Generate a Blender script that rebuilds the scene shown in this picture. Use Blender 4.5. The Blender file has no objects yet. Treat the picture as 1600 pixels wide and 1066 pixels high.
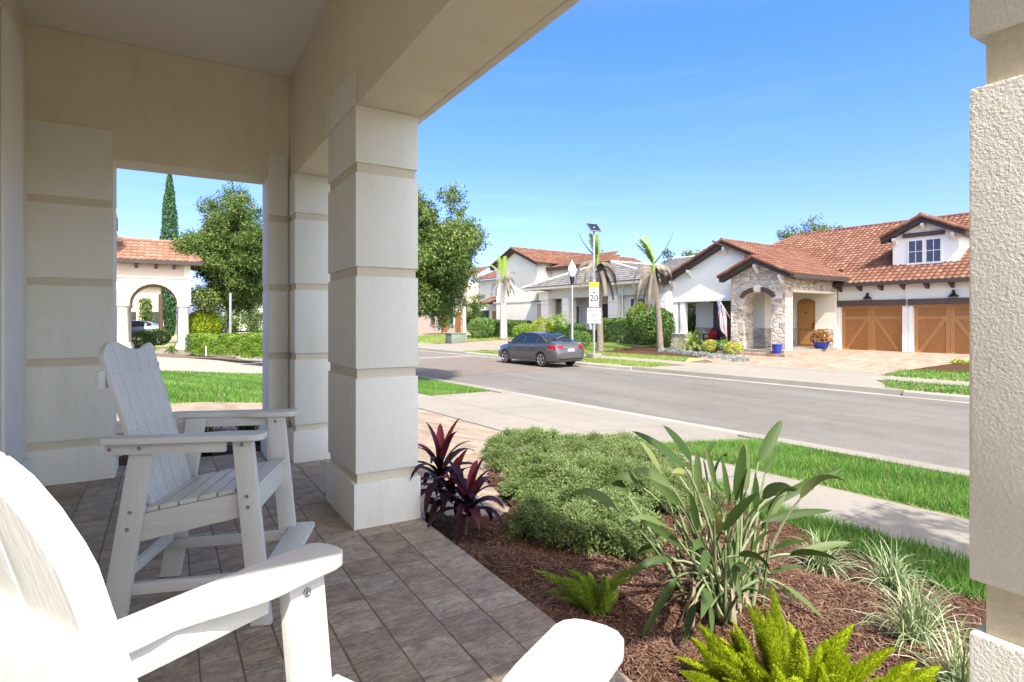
import bpy, bmesh, math, random
import numpy as np
from mathutils import Vector, Matrix
R = math.radians
rng = random.Random(7)
nr = np.random.default_rng(11)
SC = bpy.context.scene
COL = SC.collection

# ------------------------------------------------------------------ camera, sky, sun, exposure
CS, CC, CF, CH, HZ = .5188, .8549, 895.0, 1.4, 500.0
cam = bpy.data.objects.new('camera', bpy.data.cameras.new('camera'))
COL.objects.link(cam)
cam.location = (0, 0, CH)
cam.rotation_euler = (R(90), 0, -math.atan2(CS, CC))
cam.data.sensor_width = 36
cam.data.lens = CF / 1600 * 36
cam.data.shift_y = -33 / 1600
cam.data.clip_start = .02
cam.data.clip_end = 2000
SC.camera = cam

SUNV = Vector((-.18, -.772, 1.0)).normalized()
W = bpy.data.worlds.new('World')
SC.world = W
W.use_nodes = True
wn = W.node_tree.nodes
wl = W.node_tree.links
sky = wn.new('ShaderNodeTexSky')
sky.sky_type = 'NISHITA'
sky.sun_disc = False
sky.sun_elevation = math.asin(SUNV.z)
sky.sun_rotation = math.atan2(SUNV.x, SUNV.y)
sky.altitude = 0
sky.air_density = .62
sky.dust_density = 1.8
sky.ozone_density = 4.0
geo = wn.new('ShaderNodeTexCoord')
sx = wn.new('ShaderNodeSeparateXYZ')
wl.new(geo.outputs['Generated'], sx.inputs[0])
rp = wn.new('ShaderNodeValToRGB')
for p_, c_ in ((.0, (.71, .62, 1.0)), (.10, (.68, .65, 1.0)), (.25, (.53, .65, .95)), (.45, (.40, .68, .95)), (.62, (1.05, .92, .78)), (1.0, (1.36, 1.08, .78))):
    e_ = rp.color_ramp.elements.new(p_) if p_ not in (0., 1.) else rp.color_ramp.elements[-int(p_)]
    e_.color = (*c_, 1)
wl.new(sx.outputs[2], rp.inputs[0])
# unseen sunward half of the sky, whitened and brightened as added porch fill
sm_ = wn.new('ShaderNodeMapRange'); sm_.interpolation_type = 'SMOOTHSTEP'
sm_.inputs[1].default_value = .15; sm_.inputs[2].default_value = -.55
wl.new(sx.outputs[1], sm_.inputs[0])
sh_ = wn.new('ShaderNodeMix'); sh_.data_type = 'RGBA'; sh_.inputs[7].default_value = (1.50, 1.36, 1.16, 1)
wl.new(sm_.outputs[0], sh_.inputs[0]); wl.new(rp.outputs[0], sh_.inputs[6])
# faint high wisps
wm = wn.new('ShaderNodeMapping'); wm.inputs['Scale'].default_value = (1.2, 1.2, 14); wm.inputs['Rotation'].default_value = (.06, -.04, 0)
wl.new(geo.outputs['Generated'], wm.inputs[0])
wz = wn.new('ShaderNodeTexNoise'); wz.inputs['Scale'].default_value = 1.6; wz.inputs['Detail'].default_value = 5; wz.inputs['Roughness'].default_value = .6
wl.new(wm.outputs[0], wz.inputs['Vector'])
wr = wn.new('ShaderNodeMapRange'); wr.inputs[1].default_value = .52; wr.inputs[2].default_value = .78; wr.inputs[3].default_value = 0; wr.inputs[4].default_value = .30
wl.new(wz.outputs['Fac'], wr.inputs[0])
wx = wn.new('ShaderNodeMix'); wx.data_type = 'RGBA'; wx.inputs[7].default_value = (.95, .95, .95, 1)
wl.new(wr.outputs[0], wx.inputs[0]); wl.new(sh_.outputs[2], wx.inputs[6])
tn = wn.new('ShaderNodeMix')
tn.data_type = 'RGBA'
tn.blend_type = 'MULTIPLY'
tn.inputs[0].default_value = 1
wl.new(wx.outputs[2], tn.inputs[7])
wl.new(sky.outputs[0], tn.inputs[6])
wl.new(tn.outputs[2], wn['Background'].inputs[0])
wn['Background'].inputs[1].default_value = .15
sun = bpy.data.objects.new('sun', bpy.data.lights.new('sun', 'SUN'))
COL.objects.link(sun)
sun.data.energy = 2.6
sun.data.angle = R(.53)
sun.data.color = (1, .965, .89)
sun.rotation_euler = SUNV.to_track_quat('Z', 'Y').to_euler()
sun.location = (0, 0, 40)
SC.view_settings.view_transform = 'Standard'
SC.view_settings.look = 'None'
SC.view_settings.exposure = 1.8
SC.view_settings.gamma = 1
SC.cycles.max_bounces = 10
SC.cycles.diffuse_bounces = 6
SC.cycles.transparent_max_bounces = 8
SC.cycles.caustics_reflective = False
SC.cycles.caustics_refractive = False
SC.cycles.use_denoising = True
SC.cycles.sample_clamp_indirect = 6

# ------------------------------------------------------------------ frames of reference
_a = R(4.53)
TX, TY = -math.sin(_a), math.cos(_a)     # along the street, away from the porch
NX, NY = math.cos(_a), math.sin(_a)      # across the street
PW = [(-500, -.12), (1.5, -.12), (5.3, -.47), (6.6, -.49), (9.0, -.6), (9.02, -.75), (17.15, -.75), (17.2, -.48), (19, -.45), (30, -.1), (500, -.1)]
def gz(w):
    for (a, za), (b, zb) in zip(PW, PW[1:]):
        if w <= b:
            return za + (zb - za) * (w - a) / (b - a)
    return PW[-1][1]
def gxy(x, y): return gz(x * NX + y * NY)
def P(s, w, z=None):
    return Vector((s * TX + w * NX, s * TY + w * NY, gz(w) if z is None else z))
def ray(px, py):
    k = (px - 800) / CF
    return Vector((CS + CC * k, CC - CS * k, (HZ - py) / CF))
def at(px, py, d):                        # a point d metres deep
    v = ray(px, py)
    return Vector((v.x * d, v.y * d, CH + v.z * d))
def onz(px, py, z):
    v = ray(px, py)
    d = (z - CH) / v.z
    return Vector((v.x * d, v.y * d, z))
def ong(px, py):                          # on the terrain
    z = -.3
    for _ in range(40):
        p = onz(px, py, z)
        z = .5 * z + .5 * gxy(p.x, p.y)
    return onz(px, py, z)

# ------------------------------------------------------------------ materials
M = {}
def _new(name):
    m = bpy.data.materials.new(name)
    m.use_nodes = True
    nt = m.node_tree
    return m, nt, nt.nodes, nt.links, nt.nodes['Principled BSDF']
def c4(c): return (c[0], c[1], c[2], 1)
def coords(nt, scale, kind='Object', rot=(0, 0, 0)):
    tc = nt.nodes.new('ShaderNodeTexCoord')
    mp = nt.nodes.new('ShaderNodeMapping')
    mp.inputs['Scale'].default_value = scale if hasattr(scale, '__len__') else (scale,) * 3
    mp.inputs['Rotation'].default_value = rot
    nt.links.new(tc.outputs[kind], mp.inputs[0])
    return mp.outputs[0]
def noise(nt, vec, scale, detail=4, rough=.55):
    n = nt.nodes.new('ShaderNodeTexNoise')
    n.inputs['Scale'].default_value = scale
    n.inputs['Detail'].default_value = detail
    n.inputs['Roughness'].default_value = rough
    nt.links.new(vec, n.inputs['Vector'])
    return n.outputs['Fac']
def ramp(nt, fac, stops):
    r = nt.nodes.new('ShaderNodeValToRGB')
    e = r.color_ramp.elements
    while len(e) < len(stops): e.new(.5)
    for el, (p, c) in zip(e, stops):
        el.position = p
        el.color = c4(c)
    nt.links.new(fac, r.inputs[0])
    return r.outputs[0]
def mix(nt, a, b, fac, mode='MIX'):
    m = nt.nodes.new('ShaderNodeMix')
    m.data_type = 'RGBA'
    m.blend_type = mode
    for v, i in ((a, 6), (b, 7)):
        if isinstance(v, tuple): m.inputs[i].default_value = c4(v)
        else: nt.links.new(v, m.inputs[i])
    if isinstance(fac, (int, float)): m.inputs[0].default_value = fac
    else: nt.links.new(fac, m.inputs[0])
    return m.outputs[2]
def bump(nt, h, strength, dist, prev=None):
    b = nt.nodes.new('ShaderNodeBump')
    b.inputs['Strength'].default_value = strength
    b.inputs['Distance'].default_value = dist
    nt.links.new(h, b.inputs['Height'])
    if prev is not None: nt.links.new(prev, b.inputs['Normal'])
    return b.outputs[0]
def attr(nt, name='tint'):
    a = nt.nodes.new('ShaderNodeAttribute')
    a.attribute_name = name
    return a.outputs['Fac']
def mat(name, c1, c2=None, scale=4, rough=.7, bs=0, bd=.003, bscale=60, spec=.3, stretch=(1, 1, 1), metal=0, tint=None, coat=0, lo=.35, hi=.65):
    m, nt, n, l, b = _new(name)
    v = coords(nt, stretch)
    if c2 is None: c2 = tuple(x * .9 for x in c1)
    col = ramp(nt, noise(nt, v, scale), [(lo, c1), (hi, c2)])
    if tint:
        col = mix(nt, col, ramp(nt, attr(nt), tint), 1.0 if scale == 0 else .75)
    l.new(col, b.inputs['Base Color'])
    b.inputs['Roughness'].default_value = rough
    b.inputs['Specular IOR Level'].default_value = spec
    b.inputs['Metallic'].default_value = metal
    b.inputs['Coat Weight'].default_value = coat
    if bs:
        l.new(bump(nt, noise(nt, v, bscale, 3), bs, bd), b.inputs['Normal'])
    M[name] = m
    return m
def leafmat(name, stops, trans=.35, rough=.5):
    m, nt, n, l, b = _new(name)
    col = ramp(nt, attr(nt), stops)
    l.new(col, b.inputs['Base Color'])
    b.inputs['Roughness'].default_value = rough
    b.inputs['Specular IOR Level'].default_value = .2
    t = n.new('ShaderNodeBsdfTranslucent')
    l.new(mix(nt, col, (.9, 1.0, .3), .25, 'MULTIPLY'), t.inputs[0])
    x = n.new('ShaderNodeMixShader')
    x.inputs[0].default_value = trans
    l.new(b.outputs[0], x.inputs[1])
    l.new(t.outputs[0], x.inputs[2])
    l.new(x.outputs[0], n['Material Output'].inputs[0])
    M[name] = m
    return m

def stucco(name, c1, c2, grain=90, bd=.003, bs=.4, stain=(.93, .91, .88), sc=1.3, lump=2.2):
    m, nt, n, l, b = _new(name)
    v = coords(nt, 1)
    col = ramp(nt, noise(nt, v, sc, 6, .6), [(.3, c1), (.7, c2)])
    col = mix(nt, col, ramp(nt, noise(nt, coords(nt, (3.5, 3.5, .7)), 1.5, 6, .65), [(.30, stain), (.50, (1, 1, 1))]), .8, 'MULTIPLY')
    g = noise(nt, v, grain, 4, .6)
    col = mix(nt, col, ramp(nt, g, [(.3, (.93, .93, .92)), (.6, (1.03, 1.03, 1.03))]), 1.0, 'MULTIPLY')
    l.new(col, b.inputs['Base Color'])
    b.inputs['Roughness'].default_value = .8
    b.inputs['Specular IOR Level'].default_value = .25
    bn = bump(nt, noise(nt, v, grain * .22, 4), bs * .6, bd * lump)
    l.new(bump(nt, g, bs, bd, bn), b.inputs['Normal'])
    M[name] = m
stucco('stucco_tan', (.82, .74, .585), (.78, .70, .55), 130)
stucco('stucco_cream', (.80, .745, .63), (.77, .715, .60), 130)
stucco('column_paint', (.82, .805, .725), (.785, .77, .69), 110, .002, .35)
stucco('column_rough', (.73, .72, .675), (.68, .67, .625), 230, .0026, .8, lump=1.1)
stucco('band_tan', (.70, .63, .495), (.66, .59, .455), 120)
stucco('band_rough', (.62, .56, .445), (.55, .49, .385), 120, .004, .5)
mat('ceiling_paint', (.84, .79, .72), (.82, .77, .70), 2.0, .85, .2, .003, 70)
mat('chair_grain_long', (.60, .59, .55), (.56, .55, .515), 3, .42, .6, .0025, 9, .45, (2, 16, 16))
mat('chair_grain_tall', (.60, .59, .55), (.56, .55, .515), 3, .42, .6, .0025, 9, .45, (16, 16, 2))
mat('bolt_metal', (.30, .29, .28), None, 9, .35, metal=.9)
mat('white_trim', (.80, .78, .73), (.77, .75, .70), 4, .6)
mat('mulch', (0.118, 0.058, 0.034), (0.063, 0.030, 0.018), 45, .95, 1.0, .03, 70, .1)
mat('mulch_chip', (0.148, 0.074, 0.044), (0.096, 0.047, 0.030), 25, .9, tint=[(0, (0.048, 0.022, 0.015)), (.4, (0.126, 0.063, 0.038)), (.8, (0.215, 0.118, 0.078)), (1, (0.311, 0.207, 0.141))])
def groundmat(name, c1, c2, speck, sscale, stain, bd):
    m, nt, n, l, b = _new(name)
    v = coords(nt, 1)
    col = ramp(nt, noise(nt, v, .45, 5, .6), [(.3, c1), (.7, c2)])
    col = mix(nt, col, ramp(nt, noise(nt, v, sscale, 2, .7), [(.30, (1 - speck,) * 3), (.5, (1, 1, 1)), (.70, (1 + speck,) * 3)]), 1.0, 'MULTIPLY')
    col = mix(nt, col, ramp(nt, noise(nt, v, 2.6, 6, .7), [(.34, stain), (.52, (1, 1, 1))]), .7, 'MULTIPLY')
    if name == 'asphalt':
        wv_ = nt.nodes.new('ShaderNodeVectorMath'); wv_.operation = 'ADD'
        nz = nt.nodes.new('ShaderNodeTexNoise'); nz.inputs['Scale'].default_value = 1.3; nz.inputs['Detail'].default_value = 5
        nt.links.new(v, nz.inputs['Vector']); nt.links.new(v, wv_.inputs[0]); nt.links.new(nz.outputs['Color'], wv_.inputs[1])
        vr = nt.nodes.new('ShaderNodeTexVoronoi'); vr.feature = 'DISTANCE_TO_EDGE'; vr.inputs['Scale'].default_value = .23
        nt.links.new(wv_.outputs[0], vr.inputs['Vector'])
        col = mix(nt, col, ramp(nt, vr.outputs['Distance'], [(.002, (.62, .61, .6)), (.006, (1, 1, 1))]), .4, 'MULTIPLY')
        col = mix(nt, col, ramp(nt, noise(nt, coords(nt, (1.0, .09, 1)), 1.1, 3), [(.40, (.90, .895, .89)), (.6, (1.04, 1.04, 1.04))]), 1.0, 'MULTIPLY')
    l.new(col, b.inputs['Base Color'])
    b.inputs['Roughness'].default_value = .9
    b.inputs['Specular IOR Level'].default_value = .2
    l.new(bump(nt, noise(nt, v, sscale, 3), .8, bd), b.inputs['Normal'])
    M[name] = m
groundmat('asphalt', (.166, .153, .134), (.145, .135, .12), .45, 55, (.86, .85, .84), .006)
groundmat('concrete', (.262, .237, .197), (.228, .207, .174), .10, 90, (.86, .84, .80), .002)
groundmat('concrete_far', (.262, .237, .197), (.23, .21, .178), .10, 60, (.86, .84, .80), .002)
mat('kerb_concrete', (.31, .285, .25), (.25, .23, .20), 1.3, .9, .3, .004, 60)
mat('joint_sand', (.21, .175, .14), (.16, .13, .105), 30, .95)
mat('soil', (.16, .12, .08), (.11, .085, .06), 6, .95, .6, .02, 30)
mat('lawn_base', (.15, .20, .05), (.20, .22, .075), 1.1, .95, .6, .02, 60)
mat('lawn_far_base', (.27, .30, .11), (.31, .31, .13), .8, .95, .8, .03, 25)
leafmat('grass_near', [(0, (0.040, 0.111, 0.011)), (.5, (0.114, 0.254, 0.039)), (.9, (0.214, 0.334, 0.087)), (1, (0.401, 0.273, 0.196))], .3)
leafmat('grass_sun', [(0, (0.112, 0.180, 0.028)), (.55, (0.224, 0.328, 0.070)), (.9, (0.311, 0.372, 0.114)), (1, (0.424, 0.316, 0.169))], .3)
leafmat('oak_leaf', [(0, (0.033, 0.065, 0.015)), (.5, (0.092, 0.153, 0.034)), (.85, (0.183, 0.243, 0.064)), (1, (0.315, 0.346, 0.126))], .3)
leafmat('cypress_leaf', [(0, (0.022, 0.063, 0.025)), (.6, (0.054, 0.135, 0.050)), (1, (0.126, 0.234, 0.072))], .15)
leafmat('hedge_leaf', [(0, (0.046, 0.090, 0.012)), (.5, (0.150, 0.256, 0.028)), (.9, (0.301, 0.421, 0.053)), (1, (0.451, 0.541, 0.106))], .25)
leafmat('hedge_dark_leaf', [(0, (0.038, 0.086, 0.023)), (.5, (0.106, 0.211, 0.048)), (1, (0.250, 0.365, 0.096))], .25)
leafmat('lime_leaf', [(0, (0.097, 0.151, 0.009)), (.5, (0.270, 0.356, 0.016)), (1, (0.454, 0.518, 0.054))], .3)
leafmat('yellow_leaf', [(0, (0.192, 0.216, 0.024)), (.5, (0.456, 0.456, 0.072)), (1, (0.660, 0.636, 0.192))], .3)
leafmat('juniper_leaf', [(0, (0.045, 0.072, 0.018)), (.4, (0.147, 0.205, 0.063)), (.75, (0.237, 0.303, 0.118)), (1, (0.300, 0.363, 0.177))], .15)
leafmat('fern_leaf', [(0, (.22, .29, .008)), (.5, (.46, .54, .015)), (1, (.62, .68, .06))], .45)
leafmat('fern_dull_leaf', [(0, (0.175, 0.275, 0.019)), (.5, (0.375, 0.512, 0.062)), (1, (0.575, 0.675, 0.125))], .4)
leafmat('paradise_leaf', [(0, (0.035, 0.066, 0.014)), (.5, (0.070, 0.115, 0.029)), (.8, (0.119, 0.161, 0.056)), (1, (0.252, 0.266, 0.084))], .22, .52)
leafmat('paradise_stem', [(0, (0.116, 0.170, 0.060)), (.6, (0.196, 0.255, 0.111)), (1, (0.326, 0.340, 0.204))], .1)
leafmat('palm_dead_leaf', [(0, (.11, .088, .066)), (.5, (.19, .155, .12)), (1, (.27, .225, .175))], .2)
leafmat('dry_leaf', [(0, (0.178, 0.128, 0.079)), (.5, (0.285, 0.221, 0.143)), (1, (0.371, 0.306, 0.221))], .2)
leafmat('variegated_leaf', [(0, (0.112, 0.178, 0.056)), (.45, (0.262, 0.337, 0.159)), (1, (0.542, 0.561, 0.393))], .3)
leafmat('cordyline_leaf', [(0, (0.021, 0.009, 0.017)), (.5, (0.052, 0.015, 0.024)), (.85, (0.112, 0.017, 0.028)), (1, (0.262, 0.033, 0.047))], .22, .33)
leafmat('dark_strap_leaf', [(0, (0.016, 0.026, 0.013)), (.6, (0.046, 0.072, 0.026)), (1, (0.104, 0.130, 0.039))], .15)
leafmat('palm_leaf', [(0, (0.074, 0.136, 0.025)), (.5, (0.172, 0.271, 0.037)), (1, (0.320, 0.419, 0.062))], .35)
leafmat('blue_leaf', [(0, (0.120, 0.168, 0.156)), (.5, (0.240, 0.312, 0.300)), (1, (0.384, 0.468, 0.456))], .15)
leafmat('red_leaf', [(0, (.20, .06, .03)), (.5, (.42, .20, .10)), (1, (.45, .40, .16))], .25)
mat('bark', (.17, .135, .105), (.10, .08, .065), 7, .95, 1, .02, 18, .1, (1, 1, .35))
mat('palm_bark', (.25, .21, .165), (.17, .14, .11), 5, .95, 1, .03, 9, .1, (1, 1, 3))
mat('palm_bark_pale', (.50, .47, .43), (.38, .35, .31), 5, .95, .8, .02, 9, .1, (1, 1, 3))
mat('black_metal', (.02, .02, .021), None, 9, .4)
mat('grey_metal', (.42, .43, .44), (.36, .37, .38), 8, .4, metal=.6)
mat('lamp_glass', (.72, .75, .78), (.66, .69, .73), 6, .15, spec=.6)
mat('sign_white', (.55, .55, .54), None, 3, .4, hi=1.0)
mat('sign_yellow', (.85, .83, .02), (.80, .76, .02), 3, .4)
mat('sign_black', (.02, .02, .02), None, 3, .5)
mat('sign_edge', (.5, .5, .5), None, 3, .5)
mat('solar_cell', (.012, .016, .03), (.02, .025, .045), 20, .35, spec=.2)
mat('wall_white', (.84, .82, .745), (.81, .79, .715), 1.2, .85, .25, .006, 40)
mat('wall_cream', (.74, .69, .57), (.71, .66, .54), 1.2, .85, .25, .006, 40)
mat('wall_beige', (.80, .745, .645), (.77, .715, .615), .8, .85, .25, .006, 40)
mat('wall_grey', (.60, .575, .53), (.57, .545, .50), .8, .85, .25, .006, 40)
mat('wall_peach', (.60, .49, .385), (.56, .455, .355), 1, .85, .2, .005, 40)
mat('portico_cream', (.68, .62, .51), (.65, .59, .48), 1, .8, .2, .005, 40)
mat('trim_dark', (.055, .045, .043), (.045, .038, .036), 4, .6)
mat('trim_brown', (.11, .07, .055), (.085, .055, .045), 5, .65)
mat('tile_red', (0.168, 0.076, 0.047), (0.140, 0.062, 0.037), 1.1, .75, .4, .01, 30, .25, tint=[(0, (0.123, 0.049, 0.029)), (.5, (0.168, 0.076, 0.048)), (1, (0.224, 0.123, 0.082))])
mat('tile_terracotta', (0.245, 0.129, 0.085), (0.211, 0.109, 0.071), 1.1, .75, .4, .01, 30, .25, tint=[(0, (0.190, 0.092, 0.058)), (.5, (0.245, 0.129, 0.085)), (1, (0.306, 0.184, 0.129))])
mat('tile_grey', (.17, .165, .155), (.135, .13, .125), 1.1, .8, .4, .01, 30, .25, tint=[(0, (.11, .105, .10)), (.5, (.17, .165, .155)), (1, (.24, .23, .215))])
mat('ridge_pale', (.55, .53, .50), None, 3, .8)
mat('door_wood', (.38, .175, .055), (.28, .12, .036), 6, .5, .4, .004, 14, .35, (1, 1, 9))
mat('door_wood_trim', (.43, .215, .075), (.35, .165, .055), 6, .5, .3, .003, 14, .35, (1, 1, 6))
mat('window_glass', (.05, .055, .055), (.035, .04, .04), 2, .06, spec=.8)
mat('shutter', (.09, .12, .115), None, 2, .6)
mat('blue_glaze', (.012, .035, .30), (.010, .025, .24), 6, .15, spec=.6)
mat('globe_glass', (.10, .22, .5), (.5, .6, .75), 9, .1, spec=.7)
mat('black_wood', (.02, .02, .025), None, 4, .5)
mat('red_cushion', (.42, .012, .02), (.36, .01, .017), 8, .8)
mat('car_grey', (0.104, 0.102, 0.104), (0.096, 0.094, 0.096), 2, .28, spec=.6, metal=.55, coat=1)
mat('car_blue', (.10, .14, .22), (.09, .13, .20), 2, .28, spec=.6, metal=.5, coat=1)
mat('car_glass', (.012, .014, .018), None, 2, .03, spec=.9)
mat('car_black', (.012, .012, .012), None, 2, .6)
mat('tyre', (.02, .02, .02), (.03, .03, .03), 5, .85)
mat('rim_metal', (.55, .55, .56), None, 5, .25, metal=.85)
mat('chrome', (.75, .75, .76), None, 5, .12, metal=1)
mat('tail_red', (.34, .003, .008), (.24, .003, .006), 12, .15, spec=.4)
mat('plate_white', (.8, .8, .8), None, 5, .4)
mat('utility_green', (.16, .20, .15), (.13, .165, .125), 3, .6)
mat('road_paint', (.55, .55, .53), (.40, .40, .39), 5, .8)
mat('pink_flower', (.55, .12, .16), None, 4, .7)

def stonemat():
    m, nt, n, l, b = _new('ledge_stone')
    v = coords(nt, (2.7, 2.7, 5.8))
    vo = n.new('ShaderNodeTexVoronoi'); vo.inputs['Scale'].default_value = 1
    l.new(v, vo.inputs['Vector'])
    ve = n.new('ShaderNodeTexVoronoi'); ve.feature = 'DISTANCE_TO_EDGE'; ve.inputs['Scale'].default_value = 1
    l.new(v, ve.inputs['Vector'])
    sep = n.new('ShaderNodeSeparateColor'); l.new(vo.outputs['Color'], sep.inputs[0])
    col = ramp(nt, sep.outputs[0], [(0, (.36, .27, .19)), (.3, (.60, .49, .37)), (.6, (.68, .60, .49)), (.82, (.44, .39, .33)), (1, (.74, .68, .58))])
    col = mix(nt, col, ramp(nt, noise(nt, v, 5), [(.3, (.75, .72, .68)), (.7, (1, 1, 1))]), .6, 'MULTIPLY')
    edge = ramp(nt, ve.outputs['Distance'], [(.02, (0, 0, 0)), (.12, (1, 1, 1))])
    l.new(mix(nt, (.64, .57, .48), col, edge), b.inputs['Base Color'])
    b.inputs['Roughness'].default_value = .9
    bn = bump(nt, edge, .9, .05)
    l.new(bump(nt, noise(nt, v, 3), .9, .05, bn), b.inputs['Normal'])
    M['ledge_stone'] = m
stonemat()
def brickmat(name, cols, mortar, w, h, rot=0, bstr=.5, msize=.012):
    m, nt, n, l, b = _new(name)
    v = coords(nt, 1, rot=(0, 0, rot))
    br = n.new('ShaderNodeTexBrick')
    br.inputs['Scale'].default_value = 1
    br.inputs['Brick Width'].default_value = w
    br.inputs['Row Height'].default_value = h
    br.inputs['Mortar Size'].default_value = msize
    br.inputs['Mortar Smooth'].default_value = .3
    br.inputs['Color1'].default_value = (0, 0, 0, 1)
    br.inputs['Color2'].default_value = (1, 1, 1, 1)
    br.inputs['Mortar'].default_value = (.5, .5, .5, 1)
    l.new(v, br.inputs['Vector'])
    col = ramp(nt, br.outputs['Color'], cols)
    col = mix(nt, col, ramp(nt, noise(nt, v, 2.3, 5), [(.3, (.80, .77, .74)), (.7, (1.0, 1.0, 1.0))]), .8, 'MULTIPLY')
    col = mix(nt, col, mortar, br.outputs['Fac'])
    l.new(col, b.inputs['Base Color'])
    b.inputs['Roughness'].default_value = .85
    inv = n.new('ShaderNodeMath'); inv.operation = 'SUBTRACT'; inv.inputs[0].default_value = 1
    l.new(br.outputs['Fac'], inv.inputs[1])
    bn = bump(nt, inv.outputs[0], bstr, .01)
    l.new(bump(nt, noise(nt, v, 40), .4, .006, bn), b.inputs['Normal'])
    M[name] = m
brickmat('paver_near', [(0, (0.227, 0.164, 0.113)), (.4, (0.302, 0.227, 0.160)), (1, (0.361, 0.286, 0.210))], (0.227, 0.176, 0.134), .31, .155, R(52))
brickmat('paver_road', [(0, (.15, .118, .09)), (.5, (.172, .14, .112)), (1, (.195, .165, .135))], (.14, .115, .09), .22, .11, R(4), .4)
brickmat('paver_pink', [(0, (.27, .175, .115)), (.5, (.34, .235, .165)), (1, (.40, .305, .235))], (.22, .165, .13), .42, .21, R(4))
brickmat('paver_neighbour', [(0, (0.319, 0.260, 0.210)), (.5, (0.361, 0.298, 0.248)), (1, (0.403, 0.336, 0.286))], (0.353, 0.294, 0.252), .3, .15, 0)
def slatemat():
    m, nt, n, l, b = _new('porch_paver')
    v = coords(nt, 1)
    t = attr(nt)
    col = ramp(nt, t, [(0, (.31, .235, .17)), (.35, (.39, .305, .225)), (.7, (.44, .355, .27)), (1, (.37, .305, .24))])
    col = mix(nt, col, ramp(nt, noise(nt, v, 9, 6, .65), [(.28, (.55, .52, .5)), (.5, (.95, .93, .9)), (.75, (1.25, 1.2, 1.15))]), .85, 'MULTIPLY')
    l.new(col, b.inputs['Base Color'])
    b.inputs['Roughness'].default_value = .62
    va = coords(nt, (1.4, 3.2, 1))
    n1 = noise(nt, va, 5.5, 7, .68)
    crk = ramp(nt, noise(nt, coords(nt, (1.1, 2.4, 1), rot=(0, 0, .5)), 7, 8, .72), [(.46, (1, 1, 1)), (.5, (.35, .35, .35)), (.54, (1, 1, 1))])
    l.new(mix(nt, col, crk, .55, 'MULTIPLY'), b.inputs['Base Color'])
    bn = bump(nt, n1, .9, .022)
    bn = bump(nt, crk, .5, .006, bn)
    l.new(bump(nt, noise(nt, v, 70, 3), .4, .004, bn), b.inputs['Normal'])
    M['porch_paver'] = m
slatemat()
def flagmat():
    m, nt, n, l, b = _new('flag_cloth')
    tc = n.new('ShaderNodeTexCoord')
    sp = n.new('ShaderNodeSeparateXYZ'); l.new(tc.outputs['UV'], sp.inputs[0])
    def mth(op, a, bb):
        x = n.new('ShaderNodeMath'); x.operation = op
        for i, q in enumerate((a, bb)):
            if isinstance(q, (int, float)): x.inputs[i].default_value = q
            else: l.new(q, x.inputs[i])
        return x.outputs[0]
    st = mth('GREATER_THAN', mth('MODULO', mth('MULTIPLY', sp.outputs[1], 6.5), 1.0), .5)
    col = mix(nt, (.55, .02, .04), (.8, .8, .8), st)
    ca = mth('MULTIPLY', mth('LESS_THAN', sp.outputs[0], .4), mth('GREATER_THAN', sp.outputs[1], .46))
    vo = n.new('ShaderNodeTexVoronoi'); vo.inputs['Scale'].default_value = 14; vo.inputs['Randomness'].default_value = 0
    l.new(tc.outputs['UV'], vo.inputs['Vector'])
    star = mth('LESS_THAN', vo.outputs['Distance'], .22)
    l.new(mix(nt, col, mix(nt, (.03, .045, .16), (.8, .8, .8), star), ca), b.inputs['Base Color'])
    b.inputs['Roughness'].default_value = .9
    M['flag_cloth'] = m
flagmat()

# ------------------------------------------------------------------ objects and meshes
def tag(o, label=None, cat=None, group=None, kind=None):
    if label: o['label'] = label
    if cat: o['category'] = cat
    if group: o['group'] = group
    if kind: o['kind'] = kind
    return o
def empty(name, loc, label, cat, group=None, rz=0):
    o = bpy.data.objects.new(name, None)
    COL.objects.link(o)
    o.location = loc
    o.rotation_euler = (0, 0, rz)
    o.empty_display_size = .2
    return tag(o, label, cat, group)
def parent(o, p, world):
    o.parent = p
    if world:
        top = p
        if p.type == 'EMPTY':
            o.matrix_parent_inverse = Matrix.Translation(-Vector(p.location))
def link(name, me, par=None, world=True):
    o = bpy.data.objects.new(name, me)
    COL.objects.link(o)
    if par is not None: parent(o, par, world)
    return o
def fast_mesh(name, verts, faces, m, tint=None, par=None, world=True, smooth=False):
    verts = np.ascontiguousarray(verts, dtype=np.float32)
    faces = np.ascontiguousarray(faces, dtype=np.int32)
    me = bpy.data.meshes.new(name)
    k = faces.shape[1]; nf = faces.shape[0]
    me.vertices.add(len(verts)); me.vertices.foreach_set('co', verts.ravel())
    me.loops.add(nf * k); me.loops.foreach_set('vertex_index', faces.ravel())
    me.polygons.add(nf)
    me.polygons.foreach_set('loop_start', np.arange(0, nf * k, k, dtype=np.int32))
    me.polygons.foreach_set('loop_total', np.full(nf, k, dtype=np.int32))
    if smooth: me.polygons.foreach_set('use_smooth', np.ones(nf, dtype=bool))
    if tint is not None:
        a = me.attributes.new('tint', 'FLOAT', 'FACE')
        a.data.foreach_set('value', np.ascontiguousarray(tint, dtype=np.float32))
    me.materials.append(M[m])
    me.update(calc_edges=True)
    me.validate()
    return link(name, me, par, world)

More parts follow.
